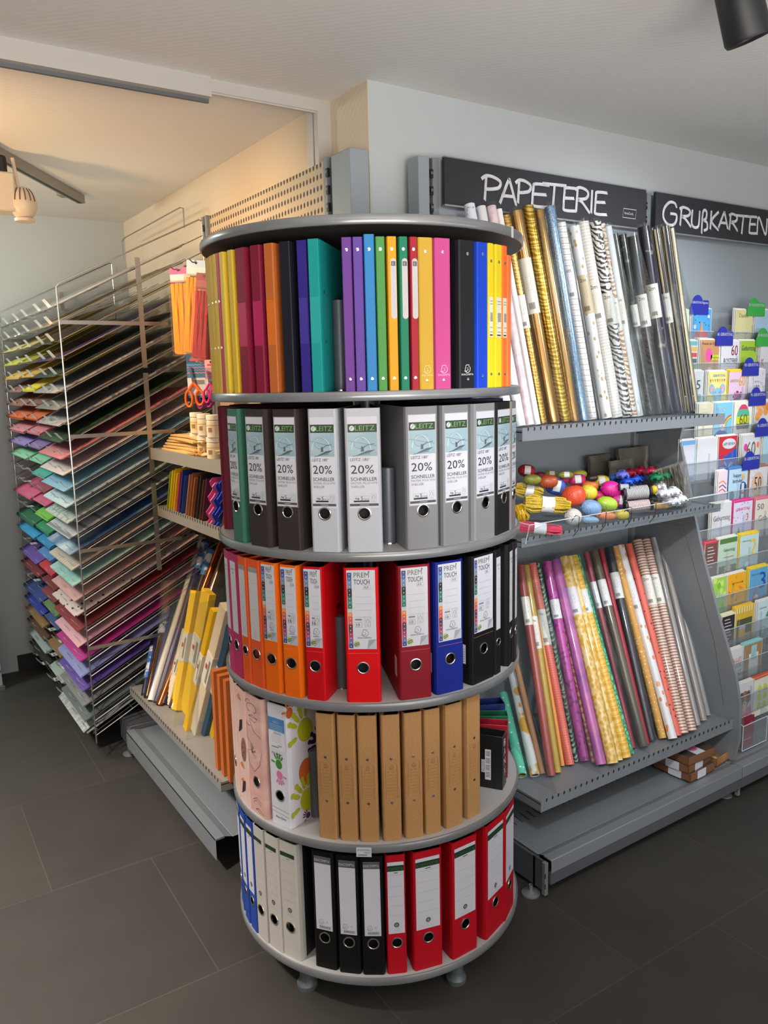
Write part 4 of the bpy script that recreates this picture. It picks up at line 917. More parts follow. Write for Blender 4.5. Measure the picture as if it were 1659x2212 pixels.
for i in range(1,36):
    if i%7: Y=2.24+i*.027; g.add([(1.0,Y,.1206),(1.0,Y+.005,.1206),(1.045,Y+.009,.1206),(1.045,Y+.004,.1206)],[(0,1,2,3)],STEEL)
g.build('slot_row',o)
g=MB().box((.83,3.224,.03),(XP,3.232,.14),POWD).box((.82,3.215,.02),(.835,3.25,.135),STEELD).box((.9,3.218,.085),(.93,3.224,.10),BLACK); o=bevel(g.build('base_bracket',u3),.002)
MB().box((.835,3.25,.03),(.96,3.40,.135),STEELD).build('base_end_box',o); MB().lathe([(.0001,0),(.03,0),(.03,.004),(.012,.009),(.006,.012),(.006,.03)],STEEL,Matrix.Translation((.835,3.27,0)),20).build('levelling_foot',o)
# ------------------------------------------------------------------ wire paper rack
rack = thing('wire_paper_rack','tall chrome wire rack of tilted trays holding coloured paper sheets at left','rack',(0,0,0))
YN=3.27; YF_=4.60; XF=.70; TL=.50; NR=28
def zrow(k): return 1.862-k*.0642
g=MB()
for k in range(NR):
    pass
def side(y):
    g=MB(); segs=[(0,8),(9,17),(18,27)]
    g.tube([(XF,y,.09),(XF,y,1.925),(XF+.012,y,1.94),(1.28,y,2.215),(1.292,y,2.21),(1.292,y,.10)],.0032,WIRE,6)
    for k in range(NR): g.tube([(XF,y,zrow(k)-.004),(1.29,y,zrow(k)-.004+(1.29-XF)*TL)],.0022,WIRE,5)
    g.build('side_frame',rack)
    for a,b in ((1.62,2.05),(1.19,1.60),(.78,1.15)): MB().box((1.004,y-.0015,a),(1.024,y+.0015,b),WIRE).build('flat_strut',rack)
    for z in (1.795,1.36,.905,.50): MB().box((XF,y-.002,z-.0075),(1.12,y+.001,z+.0075),WIRE).build('flat_strut',rack)
side(YN-.012); side(YF_+.012)
# four upright tabs and the cross wires of each tray
def tray(k):
    z=zrow(k); g=MB()
    for q in range(8):
        y=YN+.02+(YF_-YN-.04)*q/7; g.tube([(XF-.004,y,z-.006),(1.29,y,z-.006+(1.294-XF)*TL)],.0016,WIRE,4)
    for x in (XF+.004,.86,1.02,1.2): g.tube([(x,YN-.01,z-.008+(x-XF)*TL),(x,YF_+.01,z-.008+(x-XF)*TL)],.002,WIRE,4)
    o=g.build('wire_tray',rack)
    for y in (3.33,3.52,3.80,4.02,4.30,4.48):
        g=MB() if k<16 else REST; dx,dz=-.050,.030
        M_=Matrix.Translation((XF-.006,y,z-.006)); g.add([(0,0,0),(0,.052,0),(dx*.5,.052,dz),(dx*.5,0,dz),(-.001,0,-.001),(-.001,.052,-.001),(dx*.5-.0012,.052,dz),(dx*.5-.0012,0,dz)],[(0,1,2,3),(7,6,5,4),(0,3,7,4),(1,5,6,2),(3,2,6,7)],TM,M_)
        g.box((-.001,.0,-.002),(.03,.05,.0),TM,M_)
        if k<16: g.build('paper_stop_tab',o)
REST=MB(); TM=mat((206,210,206),.5)
for k in range(NR): tray(k)
REST.build('paper_stop_tab',rack)['kind']='stuff'
SHINY=lambda c: pat('noise',c,tuple(min(255,int(v*1.25)) for v in c),(6,2,6),.5,.18,.85,soft=.3)
FL=lambda c:mat(c,.7)
C_near=[('silver foil',SHINY((200,200,196)),3),('clear film',clear((220,214,190),.3,.1,.35),3),('dark gold foil',SHINY((110,92,50)),3),('violet and gold foil',pat('noise',(60,52,120),(120,100,50),(3,3,3),.5,.35,.5),3),('dark green',FL((28,48,38)),3),
('grey lace patterned',pat('cells',(120,120,124),(150,148,148),(60,60,60),.4,.7),4),('smoke grey',FL((112,108,106)),3),('grey lace printed',pat('cells',(96,96,110),(156,152,152),(46,46,46),.35,.6),5),('dark green floral',pat('noise',(28,70,30),(24,26,22),(40,40,40),.5,.6,soft=.03),4),
('rose pink',FL((186,112,118)),4),('pearl grey-pink',FL((190,178,178)),4),('light blue',FL((120,166,190)),4),('dotted pale blue',pat('dots',(90,110,130),(176,198,206),(34,34,34),.16,.7,soft=.02),4),('grey-green printed',pat('cells',(136,150,146),(172,182,176),(40,40,40),.35,.7),4),('finely gridded white',pat('plaid',(190,192,196),(120,124,134),(40,90,10),.9,.7,soft=.05),4),
('blue cloud photo',pat('noise',(52,88,140),(186,202,216),(4,4,4),.55,.6,soft=.12),4),('pastel striped',pat('bandy',(190,150,156),(176,190,160),(6,10,6),.5,.7,soft=.3),4),('mint marbled',pat('noise',(128,176,170),(168,200,194),(9,9,9),.5,.7,soft=.15),4),('pale pink',FL((196,148,146)),4),('dash printed pink',pat('dots',(60,44,56),(200,180,178),(40,14,40),.22,.7,soft=.02),5),
('dark red',FL((128,40,48)),4),('light pink',FL((206,156,164)),4),('magenta',FL((166,42,122)),5),('lavender blue',FL((128,132,180)),5),('purple',FL((88,64,144)),5),('mid grey',FL((112,112,114)),4),('slate grey',FL((88,98,98)),4)]
C_mid=[('silver',SHINY((190,190,188)),3),('white foil',SHINY((206,206,204)),3),('cream',FL((184,170,110)),3),('olive',FL((150,146,60)),4),('ochre gold',FL((190,152,80)),4),('bright yellow',FL((206,190,40)),8),('brown-pink',FL((120,84,76)),2),('deep orange',FL((190,92,52)),8),('rose',FL((190,112,124)),7),('lilac',FL((120,100,150)),7),
('mint',FL((120,180,150)),7),('teal',FL((70,160,144)),5),('dark rose',FL((140,62,80)),5),('hot pink',FL((188,86,120)),8),('lime green',FL((110,176,66)),7),('emerald green',FL((44,128,84)),9),('sky blue',FL((40,128,176)),9),('steel blue',FL((74,122,176)),12),('bright red',FL((180,50,66)),11),('maroon',FL((110,40,48)),3),
('brownish red',FL((122,50,52)),11),('olive green',FL((94,122,80)),9),('navy blue',FL((54,78,130)),7),None,('golden brown',FL((128,96,56)),5),None,('off-white grey',FL((150,164,160)),9)]
C_far=[('silver',SHINY((180,184,186)),3),('white foil',SHINY((200,202,204)),3),('gold-cream',FL((196,180,130)),5),('lime yellow',FL((186,186,80)),6),('ochre',FL((200,166,92)),6),('dusty pink',FL((140,104,96)),3),('pinkish brown',FL((140,96,84)),3),('orange',FL((192,94,52)),9),('pink',FL((190,120,132)),9),('lilac blue',FL((132,116,176)),9),
('mint green',FL((128,184,152)),10),None,None,('rose red',FL((190,88,120)),10),None,('dark green',FL((38,98,68)),9),('azure blue',FL((52,140,190)),9),None,('violet',FL((98,72,150)),9),('wine red',FL((112,42,50)),8),
None,('dark blue',FL((48,66,124)),8),('royal blue',FL((46,56,150)),7),('brown-gold',FL((132,102,62)),8),('dark brown',FL((88,62,46)),7),('greenish grey',FL((146,160,156)),7),('black',FL((32,36,36)),6)]
def stack(k,y0,y1,D,ent,col,prev,out=0):
    nm,m,th=ent; z=zrow(k); ang=math.atan(TL); c_,s_=math.cos(ang),math.sin(ang)
    M_=Matrix(((c_,0,-s_,XF+.001-out),(0,1,0,0),(s_,0,c_,z-.001-out*TL),(0,0,0,1)))
    th=th*.0013; g=MB(M_); n=max(2,min(6,int(th/.0016)))
    for i in range(n):
        o1=random.uniform(-.004,.004); o2=random.uniform(-.003,.003); z0=th*i/n; z1=th*(i+.93)/n; g.box((o1,y0+o2,z0),(D+o1,y1+o2,z1),m)
    o=g.build('paper_stack')
    where={'near':'nearest the side frame','mid':'in the middle column','far':'in the far left column'}[col]
    lab=f'{nm} paper {where}, '+(f'below the {prev}' if prev else 'on the top tray')
    tag(o,lab,'paper'); return nm
prev=None
for k,e in enumerate(C_near): prev=stack(k,3.30,3.74,.60,e,'near',prev,.028)
prev=None
for k,e in enumerate(C_mid):
    if e: prev=stack(k,3.77,4.06,.42,e,'mid',prev,.014)
prev=None
for k,e in enumerate(C_far):
    if e: prev=stack(k,4.09,4.55,.42,e,'far',prev,.022)
# crumpled clear-wrapped stack on the lowest tray
z=zrow(27); ang=math.atan(TL); c_,s_=math.cos(ang),math.sin(ang); M_=Matrix(((c_,0,-s_,XF-.03),(0,1,0,0),(s_,0,c_,z-.016),(0,0,0,1)))
g=MB(M_); nx,ny=14,24; vs=[]; 
for i in range(nx+1):
    for j in range(ny+1): vs.append((.6*i/nx,3.31+.5*j/ny,.012+.007*math.sin(i*1.7+j)*math.cos(j*1.3)+random.uniform(0,.005)))
g.add(vs,[(i*(ny+1)+j,(i+1)*(ny+1)+j,(i+1)*(ny+1)+j+1,i*(ny+1)+j+1) for i in range(nx) for j in range(ny)],pat('noise',(150,156,154),(196,200,198),(30,30,30),.5,.2,.2,soft=.2)); g.box((.01,3.315,0),(.59,3.80,.008),FL((150,158,156)))
tag(g.build('wrapped_paper_stack',ang=80),'crumpled film-wrapped pale paper stack on the lowest tray of the wire rack','paper')
# tall clear sheet and wire loops standing at the back of the rack
MB().tube([(1.28,YN+.16,2.21),(1.28,YN+.16,2.29),(1.28,YN+.2,2.30),(1.28,YF_-.3,2.30),(1.28,YF_-.26,2.29),(1.28,YF_-.26,2.2)],.003,WIRE,6).build('back_rail',rack)
# ------------------------------------------------------------------ goods on the left shelves
def hook(y,z,x=XP,L=.2,lab=''):
    o=MB().tube([(x,y,z),(x-L,y,z),(x-L-.012,y,z+.012)],.0025,CHROME,6).box((x-.003,y-.012,z-.015),(x,y+.012,z+.02),STEELD).build('display_hook'); tag(o,lab,'hook'); return o
def pouch(x,y,zt,w,h,col,head,label,rz=0,n=9,lean=0,group=None):
    T=thing('pipe_cleaner_pack',label,'craft pack',(x,y,zt),rz,group)
    hd=.055; M_=frame((0,0,0),(0,-1,0),(0,0,1))  # u to the right of the picture (-Y), out towards -X
    g=MB(M_); g.rect(-w/2,-hd,w/2,0,head[0],2); g.rect(-w/2,-hd*.95,w/2,-hd*.45,head[1],3); g.disc(0,-.010,.005,BLACK,4,8); g.box((-w/2,-hd,-.001),(w/2,0,.0004),head[0]); g.build('header_card',T)
    g=MB(M_); m=mat(col,.75)
    for i in range(n):
        u=-w*.40+w*.8*i/(n-1); r=w*.062
        g.tube([(u,-hd-.006,.006+.005*(i%2)),(u+.002,-h*.5,.010+.004*(i%3)),(u-.001,-h+.02,.007),(u+.004,-h+.006,.010)],r,m,6)
    g.build('chenille_stems',T)
    g=MB(M_); g.prism([(-w/2,-h),(w/2,-h),(w/2*.98,-hd*.9),(-w/2*.98,-hd*.9)],.020,clear((250,245,235),.5,.08,.04)); g.build('clear_pouch',T); return T
MG=mat((176,40,130),.5); OCH=(244,168,8)
p=V(388,578,x=1.12)
pouch(1.12,p.y,p.z,.085,.335,OCH,(MG,PAPER),'orange-yellow pipe cleaner pack with magenta header, leftmost hanging',rz=.75)
hook(p.y,p.z-.008,L=.21,lab='metal hook carrying the leftmost orange pipe cleaner pack')
LBH=mat((150,176,206),.5); p=V(424,562,x=1.10)
T=pouch(1.10,p.y,p.z,.075,.335,OCH,(LBH,PAPER),'orange-yellow pipe cleaner pack with pale blue header, beside the red packs'); T.rotation_euler=(.10,0,.75)
hook(p.y,p.z-.008,L=.22,lab='metal hook carrying the pack with pale blue header')
for i,(px,py,x) in enumerate([(441,590,1.09),(452,600,1.12),(462,606,1.15)]):
    p=V(px,py,x=x); T=pouch(x,p.y,p.z,.058,.30,(186,30,56),(mat((120,30,60)),mat((140,60,70))),['red pipe cleaner pack hanging next to the orange one','red pipe cleaner pack behind the first red one','red pipe cleaner pack deepest behind the carousel edge'][i]); T.rotation_euler=(.12,0,.75)
# packs behind the first one on its hook
for i in range(3):
    p=V(402+i*4,572+i*3,x=1.15+.03*i); pouch(1.15+.03*i,p.y,p.z,.05,.27,(120,40,50),(mat((110,30,70)),mat((120,70,60))),'dark wine pipe cleaner pack hanging behind the two orange packs',n=6,group='wine packs behind the orange packs')
# scissors on cards
def scissors(x,px,py,w,h,card,hcol,label,sc=1):
    p=V(px,py,x=x); T=thing('scissors_pack',label,'scissors',(x,p.y,p.z),.75); M_=frame((0,0,0),(0,-1,0),(0,0,1))
    g=MB(M_); g.box((-w/2,-h,0),(w/2,0,.001),card[0]); g.rect(-w/2,-h*.22,w/2,0,card[1],4); g.rect(-w/2,-h*.95,w/2,-h*.55,PAPER,4)
    g.rect(-w*.3,-h*.17,w*.3,-h*.12,mat((200,70,60)),5)
    for i,cc in enumerate([(120,170,210),(210,120,150),(150,110,190),(230,150,90)]): g.line([(-w/2+w*q/10,-h*(.27+.06*i)+.003*(q%2)) for q in range(11)],.002,mat(cc),5)
    g.disc(0,-.008,.004,BLACK,6,8); g.rect(-w*.1,-h*.7,w*.45,-h*.6,GREYINK,5); g.build('backing_card',T)
    g=MB(M_); g.prism([(-w*.35,-h*.30),(-w*.22,-h*.30),(-w*.10,-h*.62),(-w*.2,-h*.64)],.003,CHROME,Matrix.Translation((0,0,.004))); g.prism([(-w*.2,-h*.30),(-w*.30,-h*.3),(-w*.18,-h*.66),(-w*.05,-h*.62)],.003,CHROME,Matrix.Translation((0,0,.008))); g.build('blades',T)
    hm=mat(hcol,.35)
    for cx_,cy_,rx,ry in ((-w*.42,-h*1.02,.014*sc,.030*sc),(w*.18,-h*1.0,.016*sc,.027*sc)):
        g=MB(M_); g.tube([(cx_+rx*math.cos(a),cy_+ry*math.sin(a),.009) for a in [math.radians(q) for q in range(0,360,24)]],.0048*sc,hm,6,True); g.tube([(cx_,cy_+ry,.009),(-w*.12,-h*.66,.009)],.006*sc,hm,6); g.build('handle_loop',T)
    return T
scissors(1.10,421,763,.074,.165,(mat((60,110,150),.4),mat((40,80,120),.4)),(226,104,20),'orange-handled scissors on a blue patterned card, hanging below the orange packs')
for i in range(3): scissors(1.14+.02*i,441+i*3,768,.055,.165,(mat((40,44,80),.4),mat((30,40,90),.4)),(150,20,120) if i!=1 else (80,30,110),['purple-handled scissors on dark card right behind the orange ones','violet-handled scissors on dark card, middle of the hidden ones','purple-handled scissors on dark card, rearmost of the hidden ones'][i])
scissors(1.05,455,777,.045,.12,(mat((214,130,150),.4),mat((226,170,180),.4)),(226,40,130),'small pink-handled scissors on a pink card beside the carousel',sc=.75)
hook(V(440,765,x=1.2).y,V(440,765,x=1.2).z,L=.22,lab='metal hook carrying the orange-handled scissors')
# jars of craft glue / paint, two high
JW=mat((226,214,192),.45)
def jar(px,py,x,lab,cc,base=None,grp=None):
    p=V(px,py,x=x); z=base; T=thing('craft_jar',lab,'jar',(x,p.y,z),0,grp); r=.024; h=.078
    MB().lathe([(.0001,0),(r,0),(r,.056),(r*.9,.059),(.0001,.06)],JW,n=24).build('jar_body',T)
    MB().lathe([(r*.9,.060),(r*1.02,.061),(r*1.02,h-.002),(r*.96,h),(.0001,h)],mat((232,224,208),.4),n=24).build('lid',T)
    a0=math.atan2(-p.y*.6,-x); g=MB(); g.lathe([(r+.0005,.012),(r+.0005,.046)],mat(cc,.5),n=24); 
    g.lathe([(r+.0009,.018),(r+.0009,.034)],mat((150,120,90),.6),n=8,a0=math.radians(200),a1=math.radians(235)); g.lathe([(r+.0009,.040),(r+.0009,.0425)],mat((210,160,50)),n=24); g.build('jar_label',T)
JC=[(224,206,180),(226,200,140),(222,208,180)]
for i,(px,x) in enumerate([(425,1.10),(441,1.07),(461,1.055)]):
    nm=['left','middle','right'][i]
    jar(px,960,x,f'cream craft jar in the lower layer, {nm} of the three front ones',JC[i],1.2885)
    jar(px,920,x,f'cream craft jar in the upper layer, {nm} of the three front ones',JC[(i+1)%3],1.2885+.0785)
# straw bundles
STRAW=(214,176,112)
for i in range(6):
    p=V(338+(i%2)*6,972-i*4.6,x=1.03+.012*i); T=thing('straw_bundle',['lowest flat pack of straw reeds at the shelf front','second flat pack of straw reeds from the bottom','third flat pack of straw reeds from the bottom','fourth flat pack of straw reeds in the pile','fifth flat pack of straw reeds, almost on top','topmost flat pack of straw reeds in the pile'][i],'craft straw',(1.03+.008*i,3.16,1.292+i*.0105),random.uniform(-.08,.08)); g=MB()
    for q in range(11): 
        xx=q*.009; g.tube([(xx,0,.005),(xx+random.uniform(-.004,.004),-.20,.005+random.uniform(0,.004)),(xx+random.uniform(-.006,.006),-.33,.004)],.0045,mat(STRAW,.6),5)
    g.build('reed_stalks',T)
    g=MB()
    for q in range(16): g.tube([(q*.0062,-.30,.006),(q*.0062+random.uniform(-.004,.004),-.40,.004+random.uniform(0,.007))],.003,mat((186,140,70),.8),4)
    g.build('frayed_ends',T)
T=thing('raffia_pack','clear bag of pale raffia threads beside the straw bundles','raffia',(1.03,2.74,1.292)); g=MB()
for q in range(60): a=random.uniform(-.05,.06); g.tube([(.0+random.uniform(0,.12),.0,.004+random.uniform(0,.01)),(.03+random.uniform(0,.06)+a*.2,-.16,.02+random.uniform(0,.02)),(.02+random.uniform(0,.1),-.28,.005+random.uniform(0,.02))],.0016,mat((226,200,160),.5),4)
g.build('raffia_threads',T)
# folders leaning on the middle shelf, divided by wire stands
FC=[('lime',(150,180,40),0),('yellow',(226,196,30),0),('yellow',(230,190,20),0),('deep yellow',(222,176,20),0),('pink',(206,60,100),0),('navy blue',(30,50,120),0),('blue',(34,60,140),0),('light brown',(176,118,74),0),('brown',(150,96,60),0),('rust brown',(170,88,44),0),('dark brown',(74,44,34),0),('black-brown',(48,34,34),0),('chestnut',(110,64,44),0),('plum',(70,30,56),0),('hot pink',(216,80,150),1),('pale pink',(226,110,160),1),('royal blue',(24,50,170),1),('blue wavy',(30,60,190),1),('dark blue',(24,40,110),1),('brown',(100,60,40),0),('neon orange',(236,90,30),1),('dark green',(20,90,40),1)]
for i,(nm,cc,wv) in enumerate(FC):
    y=3.17-i*.0285-(.02 if i>6 else 0)-(.02 if i>13 else 0)
    h=.17+.02*((i*7)%3)/2; T0=MB(); lean=.42
    if wv:
        pts=[(0,0)]+[(-.0,h*q/10) for q in range(0)]; prof=[( .008*math.sin(q*1.6), h*q/12) for q in range(13)]
        poly=[(a,b) for a,b in prof]+[(.22,h),(.22,0)]
    else: poly=[(0,0),(0,h),(.22,h),(.22,0)]
    # sheet in plane: x depth, z up, leaning along -y
    M_=Matrix.Translation((1.035,y,1.0525)) @ Matrix.Rotation(lean,4,'X') @ Matrix(((1,0,0,0),(0,0,1,0),(0,1,0,0),(0,0,0,1)))
    o=MB(M_).prism(poly,.0025+.002*(i%2),mat(cc,.6)).build('craft_sheet')
    near = FC[i-1][0]+' one' if i else 'rack strut'
    tag(o,f'{nm} {"wavy-edged foam" if wv else "craft"} sheet on the middle left shelf, right after the {near}','craft sheet')
# ------------------------------------------------------------------ tall goods on the lower left shelf
def pole(T,B,r,m,label,cat='tube',name='cardboard_tube',bandm=None,v=(.4,.6)):
    T=Vector(T); B=Vector(B); d=T-B; L=d.length; M4=Matrix.Translation(B) @ d.to_track_quat('Z','Y').to_matrix().to_4x4()
    R=thing(name,label,cat,mat4=M4); MB().lathe([(r*.8,.002),(r,0),(r,L),(r*.8,L),(r*.8,L-.02)],m,n=18).build('foil_body',R)
    MB().lathe([(.0001,.004),(r*.8,.004),(r*.8,L-.006),(.0001,L-.006)],CARD,n=14).build('inner_core',R)
    if bandm: MB().lathe([(r+.0006,v[0]*L),(r+.0006,v[1]*L)],bandm,n=18).build('label_band',R)
O3=(0,1000); CLB=pat('noise',(60,120,190),(226,226,230),(26,26,26),.5,.5,soft=.04)
def c3(t,b,xt=1.27,zb=.310):
    B=px3(b,O3,3.19,z=zb); B.x=max(B.x,.87); T=px3(t,O3,3.19,x=xt); return T,B
for t,b,r,m,l,bd,v in [((1195,470),(985,1605),.017,mat((20,20,22),.35),'black adhesive film roll, leftmost on the lower left shelf',CLB,(.08,.25)),((1225,470),(1010,1615),.014,mat((40,42,110),.3),'indigo film roll beside the black one, lower left shelf',None,0),((1262,480),(1025,1620),.018,SHINY((90,64,36)),'bronze foil roll in film, lower left shelf',CLB,(.34,.52)),((1325,500),(1040,1628),.014,mat((34,48,120),.3),'blue film roll between bronze and white rolls',None,0),
 ((1352,495),(1060,1632),.015,mat((24,84,50),.3),'dark green film roll behind the white one',None,0),((1395,520),(1012,1650),.016,mat((222,216,204),.4),'slim white roll leaning across the dark ones',None,0),((1420,540),(1090,1655),.020,mat((44,40,90),.3),'dark violet film roll with cloud label at its top',CLB,(.8,.98)),((1475,560),(1130,1665),.020,mat((26,24,44),.3),'midnight blue film roll with cloud label near the top',CLB,(.78,.95)),((1525,560),(1100,1670),.017,SHINY((150,76,36)),'copper foil roll beside the crepe packs',None,0),((1560,600),(1190,1690),.018,SHINY((120,100,84)),'greyish brown foil roll partly behind the crepe packs',None,0)]:
    T_,B_=c3(t,b); pole(T_,B_,r,m,l,'foil roll','adhesive_film_roll',bd,v if bd else None)
# folded crepe paper packs
def crepe(t,b,w,d,m,label,xt=1.02,band=True,zb=.311,xb=None):
    B=px3(b,O3,3.19,z=zb); T=px3(t,O3,3.19,x=xt); dv=T-B; L=dv.length; Z=dv.normalized(); X=Vector((0,-1,0)); X=(X-Z*X.dot(Z)).normalized(); Y=Z.cross(X)
    M4=Matrix((X,Y,Z)).transposed().to_4x4(); M4.translation=B
    R=thing('crepe_paper_pack',label,'crepe paper',mat4=M4)
    g=MB(); n=14; pr=[]
    for i in range(n): pr.append((-w/2+w*i/(n-1), -d/2+ (.003 if i%2 else 0)))
    for i in range(n): pr.append((w/2-w*i/(n-1), d/2-(.003 if i%2 else 0)))
    g.prism(pr,L,m); g.build('crepe_folds',R,smooth=False)
    if band:
        g=MB(Matrix.Translation((0,0,L*.40))); g.prism([(-w/2-.001,-d/2-.001),(w/2+.001,-d/2-.001),(w/2+.001,d/2+.001),(-w/2-.001,d/2+.001)],L*.24,mat((214,204,186),.5))
        fr=MB(frame((0,-d/2-.001,L*.40),(1,0,0),(0,0,1))); fr.rect(-w*.3,L*.12,-w*.02,L*.155,mat((190,60,56)),3)
        for q in range(3): fr.rect(w*.1+q*w*.1,L*.03,w*.14+q*w*.1,L*.2,mat((110,100,90)),3)
        g.build('paper_sleeve',R); fr.build('sleeve_print',R)
CY=mat((232,186,26),.75); CC=mat((222,206,176),.8); CB=mat((52,84,108),.75)
crepe((1290,1150),(1165,1660),.045,.025,CC,'cream crepe paper pack, lowest and leftmost of the crepe packs',1.02)
crepe((1352,880),(1215,1700),.05,.028,CY,'yellow crepe paper pack behind the wide one, left side',1.06)
crepe((1440,885),(1290,1720),.075,.030,CY,'wide yellow crepe paper pack with white sleeve, tallest',1.04)
crepe((1480,1000),(1330,1740),.05,.026,mat((196,60,76),.75),'crimson crepe paper pack peeking out between yellow packs',1.07,False)
crepe((1500,1010),(1310,1830),.030,.045,CY,'narrow yellow crepe paper pack at the front of the shelf',.98)
crepe((1560,990),(1350,1850),.050,.030,CC,'cream crepe paper pack with red-dotted sleeve, front of the shelf',.97)
crepe((1600,1130),(1412,1860),.045,.030,CB,'slate blue crepe paper pack beside the cream one',.98)
crepe((1630,1240),(1470,1868),.055,.030,mat((206,170,30),.75),'olive yellow crepe paper pack right of the slate blue one',.99)
OB=mat((190,100,36),.7)
for i,(b,t) in enumerate([((1500,2040),(1575,1260)),((1530,2075),(1600,1290)),((1570,2120),(1640,1300))]):
    B=px3(b,O3,3.19,z=.311); 
    if B.x<.865: B.x=.865
    B=Vector((.868+.0*i,2.325-.05*i,.311)); o=MB(Matrix.Translation(B) @ Matrix.Rotation(.03,4,'X')).box((0,0,0),(.25,.022,.34),OB).rect(0,0,.001,.001,OB).build('orange_folder')
    tag(o,['orange cardboard folder, left one on the lower left shelf','orange cardboard folder, middle of three by the carousel','orange cardboard folder with round mark, nearest the carousel'][i],'folder')
for q,(y,l) in enumerate([(2.98,'clear acrylic divider left of the crepe packs'),(2.74,'clear acrylic divider in front of the yellow crepe packs'),(2.60,'clear acrylic divider nearest the carousel on the lower left shelf')]):
    divider([(.86,y,.312),(1.28,y,.312),(1.28,y,.80),(.93,y,.80)],l)
# ------------------------------------------------------------------ ceiling spots
TRK=mat((150,146,138),.4,.4)
a=V(0,345,z=2.40); b=V(176,440,z=2.40); dv=(b-a).normalized(); a=a-dv*.9
T=thing('lighting_track','grey ceiling lighting track ending above the left alcove','lighting track',(0,0,0)); n=Vector((-dv.y,dv.x,0))
g=MB(); M_=frame(a,dv,(-dv.y,dv.x,0)); L=(b-a).length
bevel(g.box((0,-.018,.0),(L,.018,.036),TRK,M_).build('track_profile',T),.002); MB().box((0,-.007,-.001),(L-.01,.007,.0005),BLACK,M_).build('track_slot',T)
MB().box((L-.16,.018,.006),(L-.10,.05,.036),TRK,M_).build('feed_clip',T)
p=V(50,440,z=2.24); WL=mat((206,190,170),.4)
T=thing('spotlight','pale ribbed oval spotlight hanging from the alcove track','spotlight',p)
g=MB().ellipsoid((0,0,0),(.050,.046,.062),WL,24,16).cyl((0,0,-.055),(0,0,-.066),.036,WL,24); g.build('lamp_housing',T)
g=MB(); 
for i in range(6):
    a_=math.radians(-60+i*22)+math.atan2(-p.y,-p.x)+.1
    g.tube([(.0505*math.cos(a_)*math.cos(e),.0465*math.sin(a_)*math.cos(e),.0625*math.sin(e)) for e in [math.radians(q) for q in range(5,64,10)]],.0022,mat((90,78,66)),5)
g.build('cooling_slots',T)
MB().cyl((-.01,.01,.055),(-.02,.02,.165),.007,WL,10).build('swivel_arm',T)
q=V(8,415,z=2.28); bevel(MB().box((-.04,-.05,-.075),(.035,.05,.065),WL).cyl((0,0,.06),(0,0,.13),.02,BLACK,12).build('gear_housing'),.008)
o=bpy.data.objects['gear_housing']; o.location=q; o.name='spotlight_driver_box'; tag(o,'square white track driver box at the left picture edge','lamp part')
q=V(1604,30,z=2.345); T=thing('spotlight','black round ceiling spotlight at the top right corner','spotlight',q)
dn=Vector((.35,-.1,-1)).normalized(); M_=dn.to_track_quat('Z','Y').to_matrix().to_4x4()
MB(M_).lathe([(.0001,-.07),(.040,-.07),(.048,-.06),(.050,.05),(.046,.058),(.040,.052),(.036,.02),(.0001,.015)],mat((26,26,30),.5),n=32).build('lamp_housing',T)
MB().cyl((0,0,.05),(0,0,.095),.014,BLACK,12).build('ceiling_mount',T)
